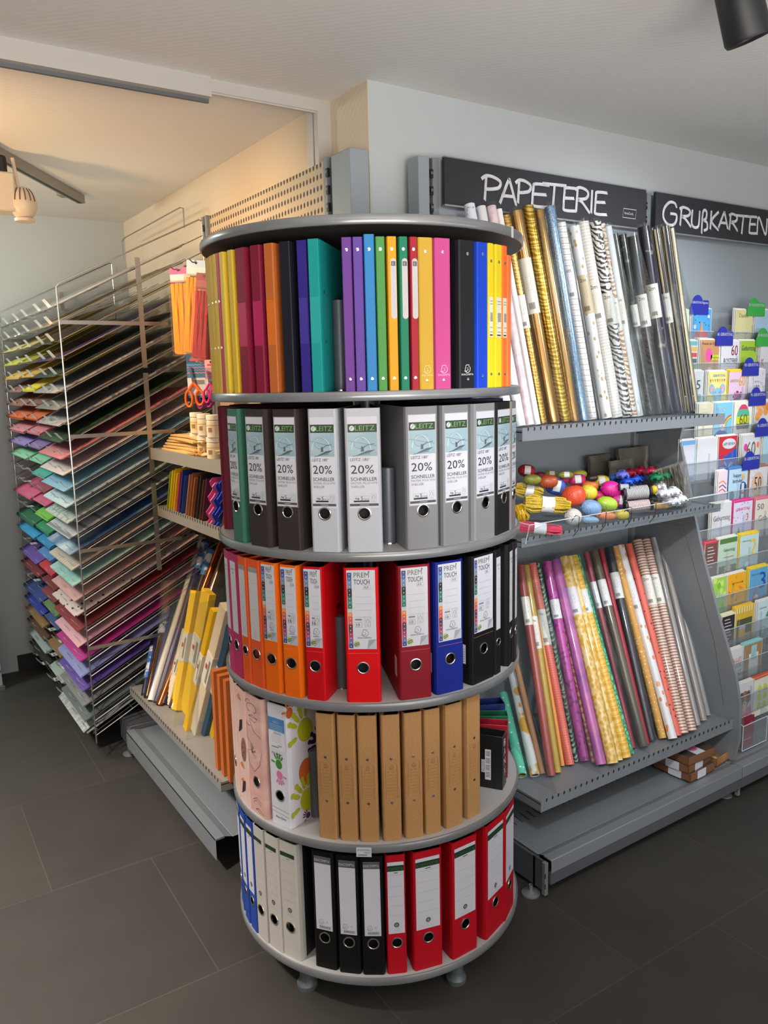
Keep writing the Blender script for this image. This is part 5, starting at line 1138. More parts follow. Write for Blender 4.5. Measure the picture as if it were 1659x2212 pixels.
# ------------------------------------------------------------------ ribbon and raffia on the middle shelf
ZS=1.084; O4=(1090,880)
def place_ball(c,r,layer=0):
    px,py=O4[0]+c[0]/3.253,O4[1]+c[1]/3.253
    for l in (layer,layer+.5,layer+1,layer+1.5,layer+2,layer+2.5,layer+3):
        p=V(px,py,z=ZS+r+l*.05)
        if p.y<1.99: break
    if p.y>=2.02: p=V(px,py,y=2.02)
    if p.y<1.69: p=V(px,py,y=1.69); p.z=max(p.z,ZS+r-.012)
    return p
def sc_(p,w): return w/3.253*(p-Vector((0,0,CAMH))).length/F
def wound(cc): return pat('wavy',tuple(int(v*.84) for v in cc),cc,(60,60,90),.5,.42,soft=.3)
def ball(c,rx,ry,cc,label,ang=0,layer=0,kind='ball',lab=None):
    p=place_ball(c,.032,layer); R1=sc_(p,rx); R2=min(sc_(p,ry),.040)
    R1=min(R1,.048)
    ax=(RT*math.cos(ang)-UP*math.sin(ang)).normalized(); q=ax.to_track_quat('Z','Y').to_matrix().to_4x4()
    T=thing('ribbon_ball' if kind=='ball' else 'ribbon_spool',label,'ribbon',mat4=Matrix.Translation(p)@q)
    if kind=='ball':
        n=12; prof=[(R2*.30,-R1*.82)]+[(R2*math.cos(a)**.8 if math.cos(a)>0 else .001, R1*math.sin(a)) for a in [math.radians(x) for x in range(-72,73,12)]]+[(R2*.30,R1*.82),(R2*.26,R1*.3)]
        m=wound(cc); g=MB().lathe([(R2*.26,-R1*.3)]+prof,m,n=22)
        for s_ in range(7):   # raised windings
            a=s_*math.pi/7+.3; g.tube([(R2*1.01*math.cos(t)*math.cos(a)*.98,R2*1.01*math.cos(t)*math.sin(a)*.98,R1*1.0*math.sin(t)) for t in [math.radians(x) for x in range(-66,67,12)]],R2*.035,m,4)
        g.build('wound_ribbon',T)
        if lab: MB().lathe([(R2*1.03,-R1*.35),(R2*1.045,0),(R2*1.03,R1*.35)],mat((226,226,226),.4),n=8,a0=2.2,a1=3.6).build('paper_label',T)
    else:
        m=pat('bandz',cc[0],cc[1],(30,30,1.0/(R1*2)*6.5),.5,.35,soft=.04)
        MB().lathe([(R2*.35,-R1*.8),(R2*.9,-R1*.8),(R2*.9,R1*.8),(R2*.35,R1*.8),(R2*.35,-R1*.8)],m,n=22).build('wound_ribbon',T)
        MB().lathe([(R2*.3,-R1),(R2,-R1),(R2,-R1*.86),(R2*.3,-R1*.86),(R2*.3,-R1)],BLACK,n=24).lathe([(R2*.3,R1*.86),(R2,R1*.86),(R2,R1),(R2*.3,R1),(R2*.3,R1*.86)],BLACK,n=24).build('spool_flange',T)
    return T
def skein(c,rx,ry,cc,label,ang=0,band=True,layer=0):
    p=place_ball(c,.030,layer); R1=min(sc_(p,rx),.085); R2=min(sc_(p,ry)*.8,.034)
    ax=(RT*math.cos(ang)-UP*math.sin(ang)).normalized(); q=ax.to_track_quat('Z','Y').to_matrix().to_4x4()
    T=thing('raffia_skein',label,'raffia',mat4=Matrix.Translation(p)@q); m=wound(cc); g=MB(); rnd=random.Random(int(c[0]))
    for i in range(34):
        a=rnd.uniform(0,6.28); rr=R2*math.sqrt(rnd.uniform(.25,1)); b=a+rnd.uniform(-.5,.5)
        pts=[]
        for k in range(7):
            z=-R1+2*R1*k/6; f=1.05-.35*math.exp(-(z/(R1*.3))**2)+(.15*rnd.uniform(-1,1)); 
            if k in (0,6): f*=.7
            aa=a+(b-a)*k/6; pts.append((rr*f*math.cos(aa),rr*f*math.sin(aa),z))
        g.tube(pts,R2*.12,m,4)
    g.ellipsoid((0,0,0),(R2*.75,R2*.75,R1*.95),m,12,8); g.build('raffia_threads',T)
    if band:
        MB().lathe([(R2*.98,-R1*.28),(R2*.94,0),(R2*.98,R1*.28)],mat((226,226,228),.5),n=24).build('paper_band',T)
YB=(216,182,40)
skein((170,590),95,60,YB,'yellow raffia skein with white band, rear one at the left end',.25,layer=1.2)
skein((300,682),155,72,YB,'yellow raffia skein with white band, front one beside the orange ball',.08,layer=.6)
skein((245,850),150,52,(206,48,84),'pinkish red raffia skein lying low behind the clear tray front',.1)
skein((110,745),60,60,(206,160,30),'short yellow raffia skein bottom left of the ribbon shelf',1.2,False,layer=.3)
B=[((483,622),72,88,(226,84,50),'orange-red raffia ball standing upright in the middle left',1.4,1,None),((357,556),70,58,(74,104,196),'cornflower blue ribbon ball behind the orange-red one',.2,1.3,1),
((155,445),60,44,(176,34,44),'dark red ribbon ball at the back left corner',.1,2,1),((250,478),40,26,(150,40,60),'small dark pink ribbon ball beside the dark red one',0,2,None),((195,507),62,36,(136,140,50),'olive ribbon ball behind the rear yellow skein',0,1.6,None),((308,520),66,46,(190,84,44),'rust orange ribbon ball beside the olive one',0,1.3,None),
((330,464),50,22,(156,158,56),'flat olive ribbon ball far back, left of two',0,2,1),((432,474),52,26,(150,150,60),'olive ribbon ball with label far back beside the divider',0,2,1),((528,470),50,30,(166,166,50),'lime-olive ribbon ball far back right of the labelled one',0,1.8,None),
((418,512),36,26,(214,50,120),'small magenta ribbon ball tucked behind the blue one',0,1.5,None),((508,508),60,40,(220,60,110),'deep pink ribbon ball above the orange-red one',-.1,1.5,1),((618,498),36,24,(50,36,30),'dark brown ribbon ball behind the yellow ones',0,1.6,None),
((676,514),58,36,(226,190,50),'yellow ribbon ball with barcode label near the hot pink one',-.1,1.2,1),((598,556),58,42,(226,120,50),'light orange ribbon ball behind the canary yellow one',0,1,None),((590,598),58,52,(226,206,60),'canary yellow ribbon ball right of the orange-red one',.3,.9,None),
((750,574),70,54,(226,40,150),'hot pink glossy ribbon ball on top of the front pile',.2,1,None),((658,622),48,32,(226,60,110),'rose ribbon ball squeezed under the hot pink one',0,.5,None),((820,655),66,46,(222,60,160),'magenta ribbon ball with label beside the black spool',.15,.2,1),
((718,680),72,52,(176,206,60),'lime green ribbon ball in the front row',.15,.2,None),((605,706),72,56,(130,166,206),'light blue ribbon ball in the front row',.2,.2,None),((482,770),56,58,(222,216,214),'white ribbon ball behind the clear tray front',.3,0,None),
((712,760),70,30,(226,130,80),'pale orange ribbon ball low behind the tray front',.1,-.3,None),((822,754),50,34,(222,196,60),'yellow ribbon ball low at the right of the front row',.1,-.3,None),((600,790),62,26,(140,176,206),'pale blue ribbon ball lowest under the light blue one',.1,-.4,None)]
for c,rx,ry,cc,l,a,ly,lb in B: ball(c,rx,ry,cc,l,a,ly,'ball',lb)
ball((925,598),95,50,((30,26,30),(226,222,226)),'black spool of black and white striped ribbon, upper one',-.1,.8,'spool')
ball((938,690),92,40,((120,50,50),(224,216,214)),'spool of red and white striped ribbon under the black one',-.1,.1,'spool')
ball((838,560),36,24,((40,44,80),(210,212,220)),'small navy striped ribbon spool behind the hot pink ball',0,1.2,'spool')
ball((1052,580),30,24,(226,186,30),'tiny bright yellow ribbon ball left of the white bows',1.2,.9)
ball((1085,690),80,24,(196,156,80),'golden ribbon bundle low at the front, left of white bows',0,-.2)
# ribbon bows in clear packs
def bow(c,cc,label,layer=.8,s=.030,grp=None):
    p=place_ball(c,.025,layer); T=thing('gift_bow',label,'gift bow',mat4=Matrix.Translation(p)@Matrix.Rotation(random.uniform(0,3),4,'Z'),group=grp); m=mat(cc,.4); g=MB()
    for ring,(nn,rr,hh) in enumerate(((8,s,.0),(6,s*.72,.010),(4,s*.45,.018))):
        for k in range(nn):
            a=2*math.pi*k/nn+ring*.3; u=Vector((math.cos(a),math.sin(a),0)); v=Vector((-math.sin(a),math.cos(a),0)); pts=[]
            for q in range(7): t=q/6*2*math.pi; pts.append(u*(rr*.5-rr*.5*math.cos(t))+Vector((0,0,hh+rr*.30*math.sin(t))))
            vs=[]; 
            for pnt in pts: vs+= [pnt-v*.005, pnt+v*.005]
            g.add(vs,[(2*q,2*q+1,2*q+3,2*q+2) for q in range(6)],m)
    g.ellipsoid((0,0,.006),(s*.8,s*.8,.012),m,14,8); g.build('bow_loops',T,smooth=False); return T
for i,(c,cc,l) in enumerate([((775,505),(40,110,200),'blue gift bow at the left end of the bow row'),((825,480),(110,120,210),'violet-blue gift bow at the back of the bow row'),((860,530),(30,80,200),'royal blue gift bow in front of the violet one'),((915,512),(40,90,214),'royal blue gift bow in the middle of the row'),((975,500),(24,70,190),'royal blue gift bow beside the green bows'),
 ((880,468),(150,24,50),'wine red gift bow at the back of the shelf, left one'),((955,455),(176,24,60),'red gift bow at the back of the shelf, middle one'),((1030,455),(206,40,80),'pinkish red gift bow at the back, right one'),((1065,500),(20,110,70),'dark green gift bow, left one of two'),((1125,485),(30,130,84),'dark green gift bow, right one of two')]):
    bow(c,cc,l,layer=1.1 if i<5 else 1.6)
for i,(c,l) in enumerate([((1090,560),'white gift bow, left end of the white bows'),((1150,540),'white gift bow at the back beside the glitter bag'),((1215,525),'white gift bow, rear right of the white ones'),((1120,610),'white gift bow in the middle of the group'),((1185,600),'white gift bow behind the front edge, centre right'),((1230,650),'white gift bow nearest the clear bags'),((1190,670),'white gift bow at the front right of its pile'),((1145,660),'pale lilac-white gift bow at the front of its pile')]):
    bow(c,(214,214,222),l,layer=.9 if i<5 else .2,s=.030)
# cellophane bags
def crumple(w,h,seed,amp=.006,nx=9,ny=9):
    r=random.Random(seed); vs=[(w*i/nx,amp*r.uniform(-1,1),h*j/ny) for i in range(nx+1) for j in range(ny+1)]
    fs=[(i*(ny+1)+j,(i+1)*(ny+1)+j,(i+1)*(ny+1)+j+1,i*(ny+1)+j+1) for i in range(nx) for j in range(ny)]; return vs,fs
CEL=clear((216,212,204),.6,.10,.20); CEL2=clear((222,218,210),.5,.1,.2); CEL3=clear((150,142,128),.4,.15,.45)
def bag(x,y,z,w,h,rz,ry,m,label,name='cellophane_bag',cat='bag',layers=3,lay=.006,prt=None):
    g=MB()
    for k in range(layers):
        vs,fs=crumple(w,h,int(x*1000)+k*7,.004); g.add([(a,b+k*lay,c) for a,b,c in vs],fs,m)
    o=g.build(name,ang=60); o.matrix_world=Matrix.Translation((x,y,z))@Matrix.Rotation(rz,4,'Z')@Matrix.Rotation(ry,4,'X'); tag(o,label,cat)
    if prt: q=MB(frame((0,-.006,0),(1,0,0),(0,0,1))); prt(q); q.build('bag_print',o)
    return o
bag(2.27,2.02,ZS,.13,.17,.1,-.1,CEL3,'grey-brown stack of cellophane bags standing at the back, left one')
bag(2.33,1.97,ZS,.14,.15,.1,-.1,CEL,'stack of clear cellophane bags in front of the grey-brown one')
bag(2.40,2.0,ZS+.0,.17,.19,.0,-.05,CEL3,'large smoky cellophane bag stack at the back right of the shelf')
bag(2.38,1.90,ZS,.12,.10,.35,-.25,pat('speck',(150,154,160),(226,228,232),(160,160,160),.5,.25,.4,soft=.1),'silver glitter paper bag behind the white bows')
def kr(q): q.rect(.02,.03,.10,.09,mat((150,92,50)),3); q.rect(.055,.04,.095,.075,PAPER,4); q.rect(.06,.045,.085,.05,INK,5)
for i,(x,y,h,m,l,pf) in enumerate([(2.42,1.86,.12,CEL2,'clear bag with small brown kraft label and white sticker',kr),(2.46,1.83,.13,CEL2,'clear bag leaning beside the brown-labelled one',None),(2.44,1.80,.10,CEL2,'low clear bag with brown tag at the front right',kr)]): bag(x,y,ZS,.13,h,.9,-.2,m,l,prt=pf)
for i in range(6): bag(2.33+.018*i,1.76-.008*i,ZS,.16,.135+.004*i,.35+.03*i,-.18,CEL,'tall clear cellophane bag in the fanned pack at the right shelf end',layers=2)
for o in [o for o in bpy.data.objects if o.name.startswith('cellophane_bag') and 'fanned' in o.get('label','')]: o['group']='fanned clear bags at the right shelf end'
# clear tray front with wire prongs
T=thing('acrylic_tray','clear acrylic tray front running along the ribbon shelf','tray',(0,0,0))
g=MB(); g.add([(1.60,1.672,1.070),(2.56,1.672,1.070),(2.56,1.655,1.128),(1.60,1.655,1.128),(1.60,1.6745,1.070),(2.56,1.6745,1.070),(2.56,1.6575,1.128),(1.60,1.6575,1.128)],[(0,1,2,3),(7,6,5,4),(3,2,6,7),(0,4,5,1)],AC); g.box((1.60,1.672,1.068),(2.56,1.69,1.0705),AC); g.build('tray_front',T)
EDG=mat((206,214,218),.2); MB().tube([(1.60,1.656,1.1285),(2.56,1.656,1.1285)],.0013,EDG,5).build('bright_edge',T)
MB().tube([(1.60,1.672,1.07),(1.60,1.656,1.1285),(1.60,2.05,1.150)],.0015,EDG,5).build('left_edge',T)
for x in (1.80,1.92,2.04,2.16): MB().tube([(x,1.674,1.066),(x,1.653,1.09),(x,1.650,1.131),(x,1.664,1.133),(x,1.68,1.115)],.0013,mat((60,60,64),.4,.5),5).build('wire_prong',T)
for x,l in ((1.86,'thin clear divider between raffia and ribbon balls'),(2.02,'thin clear divider in the middle of the ribbon balls'),(2.26,'thin clear divider left of the gift bows')): divider([(x,1.69,ZS),(x,2.06,ZS),(x,2.06,ZS+.09),(x,1.69,ZS+.045)],l)
# ------------------------------------------------------------------ boxes on the low deck
def gbox(x,y,z,w,d,h,rz,m,label,kind,name='gift_box'):
    T=thing(name,label,'box',(x,y,z),rz); th=.004
    g=MB(); g.box((0,0,0),(w,d,th),m).box((0,0,0),(w,th,h),m).box((0,d-th,0),(w,d,h),m).box((0,0,0),(th,d,h),m).box((w-th,0,0),(w,d,h),m); bevel(g.build('tray',T),.001)
    if kind!='wood': MB().box((.001,.001,h),(w-.001,d-.001,h+.0008),clear((226,214,200),.5,.03,.06)).build('clear_lid',T)
    if kind=='top':
        g=MB(Matrix.Translation((0,0,0))); q=MB(frame((0,0,h+.0012),(1,0,0),(0,1,0))); q.rect(w*.30,-.0,w*.62,d,PAPER,1); q.disc(w*.46,d*.28,.019,mat((206,40,130)),2,24); q.disc(w*.46,d*.28,.016,mat((224,110,170)),3,24); q.txt('Liebe',w*.46-.012,d*.28-.004,.008,mat((206,40,130)),4,wd=.024)
        for k in range(5): q.disc(w*(.34+.05*k),d*(.65+.05*(k%2)),.005,mat((206,40,130)),2,10)
        q.build('paper_sleeve',T)
    if kind in('mid','low'): MB().box((w*.28,-.0008,0),(w*.62,0,h),PAPER).box((-.0008,d*.25,0),(0,d*.6,h),PAPER).build('paper_sleeve',T)
    if kind=='wood':
        MB().box((.01,d*.42,th),(w-.02,d*.9,h*.75),mat((60,50,40),.25)).build('dark_plate',T)
        MB().lathe([(.0001,th+.005),(.020,th+.005),(.021,th+.003)],mat((196,196,184)),Matrix.Translation((.035,d*.22,0)),24).build('round_sticker',T)
    return T
BRN=mat((118,78,50),.65); WOOD=pat('bandx',(150,100,56),(170,120,70),(3,14,3),.5,.5,soft=.4)
gbox(2.315,1.585,.1285,.150,.150,.030,.04,BRN,'brown gift box with white sleeve, bottom of the stack of three','low')
gbox(2.310,1.590,.1600,.150,.150,.030,.10,BRN,'brown gift box with white sleeve, middle of the stack of three','mid')
gbox(2.305,1.590,.1915,.150,.150,.030,-.03,BRN,'brown gift box with round pink sticker on its clear lid, topmost','top')
gbox(2.490,1.600,.1285,.165,.17,.030,.12,WOOD,'flat wooden gift tray with dark plate and round pale sticker','wood','wooden_tray')
# ------------------------------------------------------------------ greeting cards
rackc = thing('card_rack','clear acrylic pocket rack of greeting cards on the right-hand bay','card rack',(0,0,0))
def ry_(r): return 2.005-.032*r
def rz_(r): return 1.80-.125*r
AC2=clear((242,245,247),.2,.05,.07)
for r in range(12):
    y=ry_(r); zt=rz_(r); g=MB()
    g.box((2.60,y-.016,zt-.168),(3.60,y-.0145,zt-.088),AC2).box((2.60,y-.016,zt-.170),(3.60,y+.016,zt-.168),AC2)
    for x in (2.60,2.75,2.90,3.05,3.2): g.box((x,y-.016,zt-.168),(x+.0015,y+.016,zt-.06),AC2)
    g.build('card_pocket',rackc)
    MB().box((2.60,y-.017,zt-.0895),(3.60,y-.0155,zt-.0875),mat((190,198,204),.2)).build('pocket_edge',rackc)
    MB().box((2.60,y+.018,zt-.172),(3.60,y+.02,zt-.01),AC2).build('back_sheet',rackc)
c_=lambda *a: mat(a,.5)
def card(r,px0,px1,pyt,bg,label,fn=None,top=None,behind=2,edge=None,h=.160):
    y=ry_(r)-.008; a=V(px0,pyt,y=y); b=V(px1,pyt,y=y); w=min(b.x-a.x,.125); zt=a.z; z0=max(zt-h, rz_(r)-.172 if abs(zt-rz_(r))<.05 else zt-h)
    T=thing('greeting_card',label,'greeting card',(a.x,y,zt-h)); g=MB(); g.box((0,0,0),(w,.0012,h),mat((226,224,218),.5)); g.build('card_sheet',T)
    q=MB(frame((0,0,0),(1,0,0),(0,0,1))); q.rect(.002,.002,w-.002,h-.002,bg,1)
    if top: q.rect(0,h-.008,w,h,mat(top),2)
    if fn: fn(q,w,h)
    q.build('card_print',T)
    base=None
    for k in range(behind):
        if base is None:
            gg=MB().box((0,0,0),(w,.0012,h),mat(edge or (216,214,208),.5)); base=gg.build('greeting_card'); o=base
        else: o=base.copy(); COL.objects.link(o)
        o.location=(a.x-.002-.0035*(k+1),y+.004*(k+1),zt-h+.0028*(k+1))
        key=label.split(',')[0]; tag(o,('spare card right behind the '+key)[:110],'greeting card','spares behind the '+key)
    return T
def words(*ws):
    def f(q,w,h):
        for t,u,v,hh,cc,wd in ws: q.txt(t,w*u,h*v,h*hh,c_(*cc),4,wd=w*wd)
    return f
def f_carn(q,w,h):
    q.poly([(w*.1,h*.3),(w*.9,h*.3),(w*.8,h*.42),(w*.5,h*.5),(w*.2,h*.42)],c_(206,60,40),2); q.rect(w*.15,h*.08,w*.85,h*.3,c_(226,214,200),2); q.poly([(w*.42,h*.42),(w*.5,h*.72),(w*.58,h*.42)],c_(236,140,50),3)
    for i in range(14): q.disc(w*random.uniform(.1,.9),h*random.uniform(.55,.95),.0025,c_(30,60,110),3,8)
    q.disc(w*.15,h*.55,.009,PAPER,2,12); q.disc(w*.85,h*.8,.008,PAPER,2,12)
def f_flow(q,w,h):
    for i in range(7): 
        u,v=w*random.uniform(.15,.85),h*random.uniform(.12,.45)
        for k in range(6): q.disc(u+.006*math.cos(k),v+.006*math.sin(k),.004,PAPER,3+.1*i,8)
        q.disc(u,v,.003,c_(200,170,40),4.5,8)
    q.txt('Danke',w*.2,h*.8,h*.1,c_(150,140,80),4,wd=w*.55)
def f_heart(q,w,h):
    for du in (0,.012,.024): q.line([(w*.35+du+.010*math.cos(a),h*.68+.010*math.sin(a)) for a in [k*.5 for k in range(12)]],.0008,PAPER,3)
    q.rect(0,h*.1,w,h*.28,c_(120,160,176),2)
def f_bars(q,w,h):
    for i,cc in enumerate([(110,176,180),(226,170,90),(206,70,50),(90,96,100),(120,180,90),(190,160,200)]): q.rect(w*.3,h*(.88-.14*i),w*.95,h*(.98-.14*i),c_(*cc),2)
def f_ball(q,w,h):
    q.disc(w*.45,h*.62,w*.18,c_(226,80,150),2,20,h*.17); q.line([(w*.45,h*.45),(w*.42,h*.3)],.0008,INK,3); q.rect(w*.55,h*.50,w*.98,h*.62,c_(190,196,50),2)
    q.txt('Heute ist Dein',w*.08,h*.87,h*.06,INK,3,wd=w*.8); q.txt('Geburtstag',w*.57,h*.53,h*.05,INK,3,wd=w*.4); q.disc(w*.5,h*.18,w*.16,c_(196,190,184),3,16,h*.14); q.disc(w*.45,h*.2,.002,INK,4,6); q.disc(w*.55,h*.2,.002,INK,4,6)
def f_ele(q,w,h):
    B=c_(130,180,206); q.disc(w*.5,h*.42,w*.22,B,3,20,h*.17); 
    for s in (-1,1): q.disc(w*(.5+.28*s),h*.56,w*.15,B,2,18,h*.12); q.disc(w*(.5+.28*s),h*.56,w*.08,c_(226,160,180),2.5,14,h*.07); q.disc(w*(.5+.1*s),h*.48,.002,INK,4,8)
    q.rect(w*.46,h*.15,w*.54,h*.4,B,3.5); q.txt('GEBURTSTAG',w*.25,h*.86,h*.06,c_(60,120,180),3,wd=w*.65)
    for i in range(7): q.poly([(w*(.1+.12*i),h*.8),(w*(.18+.12*i),h*.8),(w*(.14+.12*i),h*.72)],c_(*[(206,80,60),(226,150,50),(90,160,150)][i%3]),3)
def f_pur(q,w,h):
    for i in range(26): a=random.uniform(0,6.28); q.disc(w*.5+w*.3*math.cos(a)*random.random(),h*.35+h*.17*math.sin(a)*random.random(),.006,c_(*random.choice([(150,30,110),(176,50,130),(120,20,80)])),2+i*.05,8)
    q.rect(w*.3,h*.0,w*.7,h*.3,c_(96,60,90),3.6); q.txt('GEBURTSTAG',w*.06,h*.7,h*.07,c_(170,150,60),4,wd=w*.5); q.txt('60',w*.58,h*.6,h*.26,c_(214,170,50),4,wd=w*.36)
def f_hun(q,w,h):
    for i in range(34): q.poly([(w*(u:=random.random()),h*(v:=random.random())),(w*u+.010,h*v+.004),(w*u+.004,h*v+.012)],c_(*random.choice([(90,90,140),(120,116,160),(70,66,100),(180,170,180),(176,150,160)])),2+i*.03)
    q.rect(w*.28,h*.28,w*.72,h*.86,PAPER,4); q.txt('100',w*.34,h*.42,h*.18,INK,5,wd=w*.3); q.txt('GEBURTSTAG',w*.34,h*.66,h*.04,GREYINK,5,wd=w*.3)
def f_rain(q,w,h):
    for i,cc in enumerate([(206,60,60),(226,150,50),(226,210,70),(90,170,90)]): q.line([(w*.95-(w*.45-.004*i)*math.cos(a),h*.35+(w*.42-.004*i)*math.sin(a)) for a in [k*.15 for k in range(11)]],.004,c_(*cc),3)
    q.disc(w*.4,h*.12,w*.38,c_(40,60,150),2,20,h*.2); q.disc(w*.45,h*.4,w*.14,PAPER,4,14); q.disc(w*.42,h*.41,.003,INK,5,8); q.txt('B',w*.12,h*.1,h*.12,PAPER,5); q.txt('Wow!',w*.1,h*.78,h*.12,PAPER,5,wd=w*.5)
def f_egg(q,w,h):
    for k,(v0,v1,cc) in enumerate([(.80,.92,(206,60,110)),(.62,.80,(90,170,140)),(.44,.62,(196,206,40)),(.30,.44,(84,86,90)),(.08,.30,(206,190,178))]):
        N=6; L=[];Rr=[]
        for i in range(N+1): v=v0+(v1-v0)*i/N; e=w*.37*math.sqrt(max(0,1-((v-.5)/.43)**2)); L.append((w*.5-e,h*v)); Rr.append((w*.5+e,h*v))
        q.poly(L[::-1]+Rr,c_(*cc),2) if len(set(L))>2 else None
    q.txt('60',w*.3,h*.42,h*.26,mat((150,130,70),.3,.6),4,wd=w*.42)
    for i in range(26): q.disc(w*random.random(),h*random.choice((random.uniform(.85,.98),random.uniform(.5,.98))),.0008,INK,1.5,5)
def f_oran(q,w,h):
    for u,v in ((.25,.85),(.55,.9),(.8,.84),(.35,.7),(.68,.72),(.2,.6)): q.disc(w*u,h*v,w*.15,c_(*random.choice([(226,150,80),(232,166,96),(214,130,60)])),2+u,16,h*.11)
    q.txt('Geburtstag',w*.3,h*.35,h*.1,INK,4,wd=w*.6)
def f_hero(q,w,h):
    q.poly([(w*.02,h*.55),(w*.4,h*.5),(w*.98,h*.7),(w*.98,h*.02),(w*.02,h*.02)],c_(40,80,170),2); q.disc(w*.55,h*.8,w*.36,PAPER,3,18,h*.13); q.txt('HAPPY BIRTHDAY',w*.24,h*.76,h*.07,c_(40,40,60),4,wd=w*.64); q.poly([(w*.02,h*.5),(w*.3,h*.55),(w*.2,h*.25)],c_(190,30,40),3)
    for i in range(8): q.line([(w*.5,h*.2),(w*.5+w*.4*math.cos(i),h*.2+h*.18*math.sin(i))],.003,c_(206,210,220),3.5)
def f_sixty(q,w,h):
    q.rect(w*.08,h*.2,w*.92,h*.93,PAPER,2); q.disc(w*.2,h*.68,w*.1,c_(206,60,150),3,16,h*.1); q.disc(w*.88,h*.72,w*.07,c_(226,120,60),3,16,h*.08); q.txt('60',w*.25,h*.42,h*.4,c_(110,86,60),4,wd=w*.5)
def f_man(q,w,h):
    q.txt('happy',w*.22,h*.72,h*.12,INK,4,wd=w*.42); q.txt('birthday',w*.20,h*.58,h*.12,INK,4,wd=w*.5); q.disc(w*.75,h*.72,w*.08,c_(206,160,130),4,14,h*.08); q.disc(w*.75,h*.79,w*.085,c_(214,190,90),4.5,12,h*.035); q.poly([(w*.55,h*.02),(w*.62,h*.55),(w*.72,h*.62),(w*.85,h*.6),(w*.97,h*.5),(w*.97,h*.02)],c_(44,64,110),3); q.rect(w*.68,h*.05,w*.82,h*.58,c_(190,206,220),3.5); q.rect(w*.68,h*.3,w*.82,h*.36,c_(196,50,50),4)
    q.disc(w*.18,h*.3,w*.13,c_(84,120,140),2,18,h*.12)
def f_fifty(q,w,h):
    for i in range(90): q.disc(w*random.random(),h*random.random(),random.uniform(.0007,.0015),c_(*random.choice([(40,36,34),(150,110,80)])),2+i*.01,5)
    q.disc(w*.45,h*.52,w*.34,c_(206,176,150),3.2,24,h*.32); q.txt('50',w*.25,h*.38,h*.34,c_(70,52,44),4,wd=w*.4)
def f_three(q,w,h):
    for i in range(18): q.disc(w*random.random(),h*random.random(),.003,c_(*random.choice([(206,80,150),(120,176,90),(90,120,190),(226,190,60)])),2+i*.02,8)
    q.rect(w*.64,h*.45,w*.84,h*.66,PAPER,3); q.txt('3',w*.68,h*.47,h*.17,c_(200,30,60),4); q.txt('GEBURTSTAG',w*.1,h*.74,h*.07,c_(206,60,120),4,wd=w*.75); q.poly([(w*.2,h*.1),(w*.3,h*.35),(w*.42,h*.1)],c_(70,140,70),3)
def f_stone(q,w,h):
    q.rect(w*.04,h*.03,w*.96,h*.3,c_(80,110,70),2); q.rect(w*.04,h*.85,w*.96,h*.97,c_(80,120,60),2)
    for k,(v,r) in enumerate(((.14,.24),(.24,.19),(.33,.14))): q.disc(w*.5,h*v,w*r,c_(206-10*k,180,160),3+.2*k,18,h*.055)
    q.txt('Geburtstag',w*.25,h*.62,h*.11,c_(40,90,60),4,wd=w*.6); q.rect(w*.25,h*.5,w*.8,h*.515,c_(190,50,60),4)
def f_num(n,cc,base):
    def f(q,w,h):
        q.txt(n,w*.55,h*.42,h*.42,c_(*cc),4,wd=w*.34); q.txt('Geburtstag',w*.1,h*.78,h*.06,c_(90,120,140),4,wd=w*.45)
        q.disc(w*.4,h*.2,w*.2,c_(*base),3,18,h*.14); q.disc(w*.4,h*.22,w*.12,c_(214,222,226),3.5,14,h*.08)
    return f
def f_beer(q,w,h):
    q.rect(w*.1,h*.02,w*.9,h*.68,c_(76,84,50),2); q.rect(w*.2,h*.1,w*.55,h*.45,c_(206,160,50),3); q.disc(w*.38,h*.47,w*.2,PAPER,4,14,h*.05); q.rect(w*.55,h*.05,w*.85,h*.3,c_(190,150,100),3)
    for i in range(7): q.rect(w*(.05+.13*i),h*.84,w*(.11+.13*i),h*.98,c_(226,214,160),3)
def f_lines(q,w,h):
    for i in range(7): q.rect(w*.2,h*(.85-.08*i),w*(.6+.08*(i%3)),h*(.87-.08*i),PAPER,3)
def f_dog(q,w,h):
    q.disc(w*.5,h*.55,w*.27,c_(150,112,86),2,20,h*.22); q.disc(w*.3,h*.6,w*.12,c_(110,74,54),3,14,h*.16); q.disc(w*.7,h*.6,w*.12,c_(110,74,54),3,14,h*.16); q.disc(w*.5,h*.42,w*.12,c_(206,186,170),4,14,h*.08); q.disc(w*.5,h*.45,.003,INK,5,8); q.disc(w*.3,h*.2,w*.22,c_(206,140,150),2.5,14,h*.16); q.disc(w*.72,h*.2,w*.2,c_(200,130,140),2.6,14,h*.15)
def f_limes(q,w,h):
    for i in range(3):
        for j in range(3): q.disc(w*(.3+.3*i),h*(.25+.22*j),w*.11,c_(196,206,60),2,16,h*.09)
def f_leaf(q,w,h):
    for i in range(16): u,v=w*random.uniform(.1,.9),h*random.uniform(.1,.9); q.disc(u,v,.006,c_(*random.choice([(206,110,40),(176,60,60),(120,100,40),(226,130,90)])),2+i*.03,10,.003,random.random()*3)
    q.disc(w*.3,h*.45,.012,c_(90,130,60),3,12,.005,.6); q.txt('zum Geburtstag',w*.25,h*.72,h*.05,c_(150,90,30),4,wd=w*.6)
def f_bok(q,w,h):
    for i in range(16): q.disc(w*random.random(),h*random.random(),w*.12,c_(*random.choice([(150,200,70),(120,180,50),(190,220,110)])),2+i*.03,14,h*.08)
    q.txt('Karte',w*.3,h*.4,h*.26,PAPER,5,wd=w*.65)
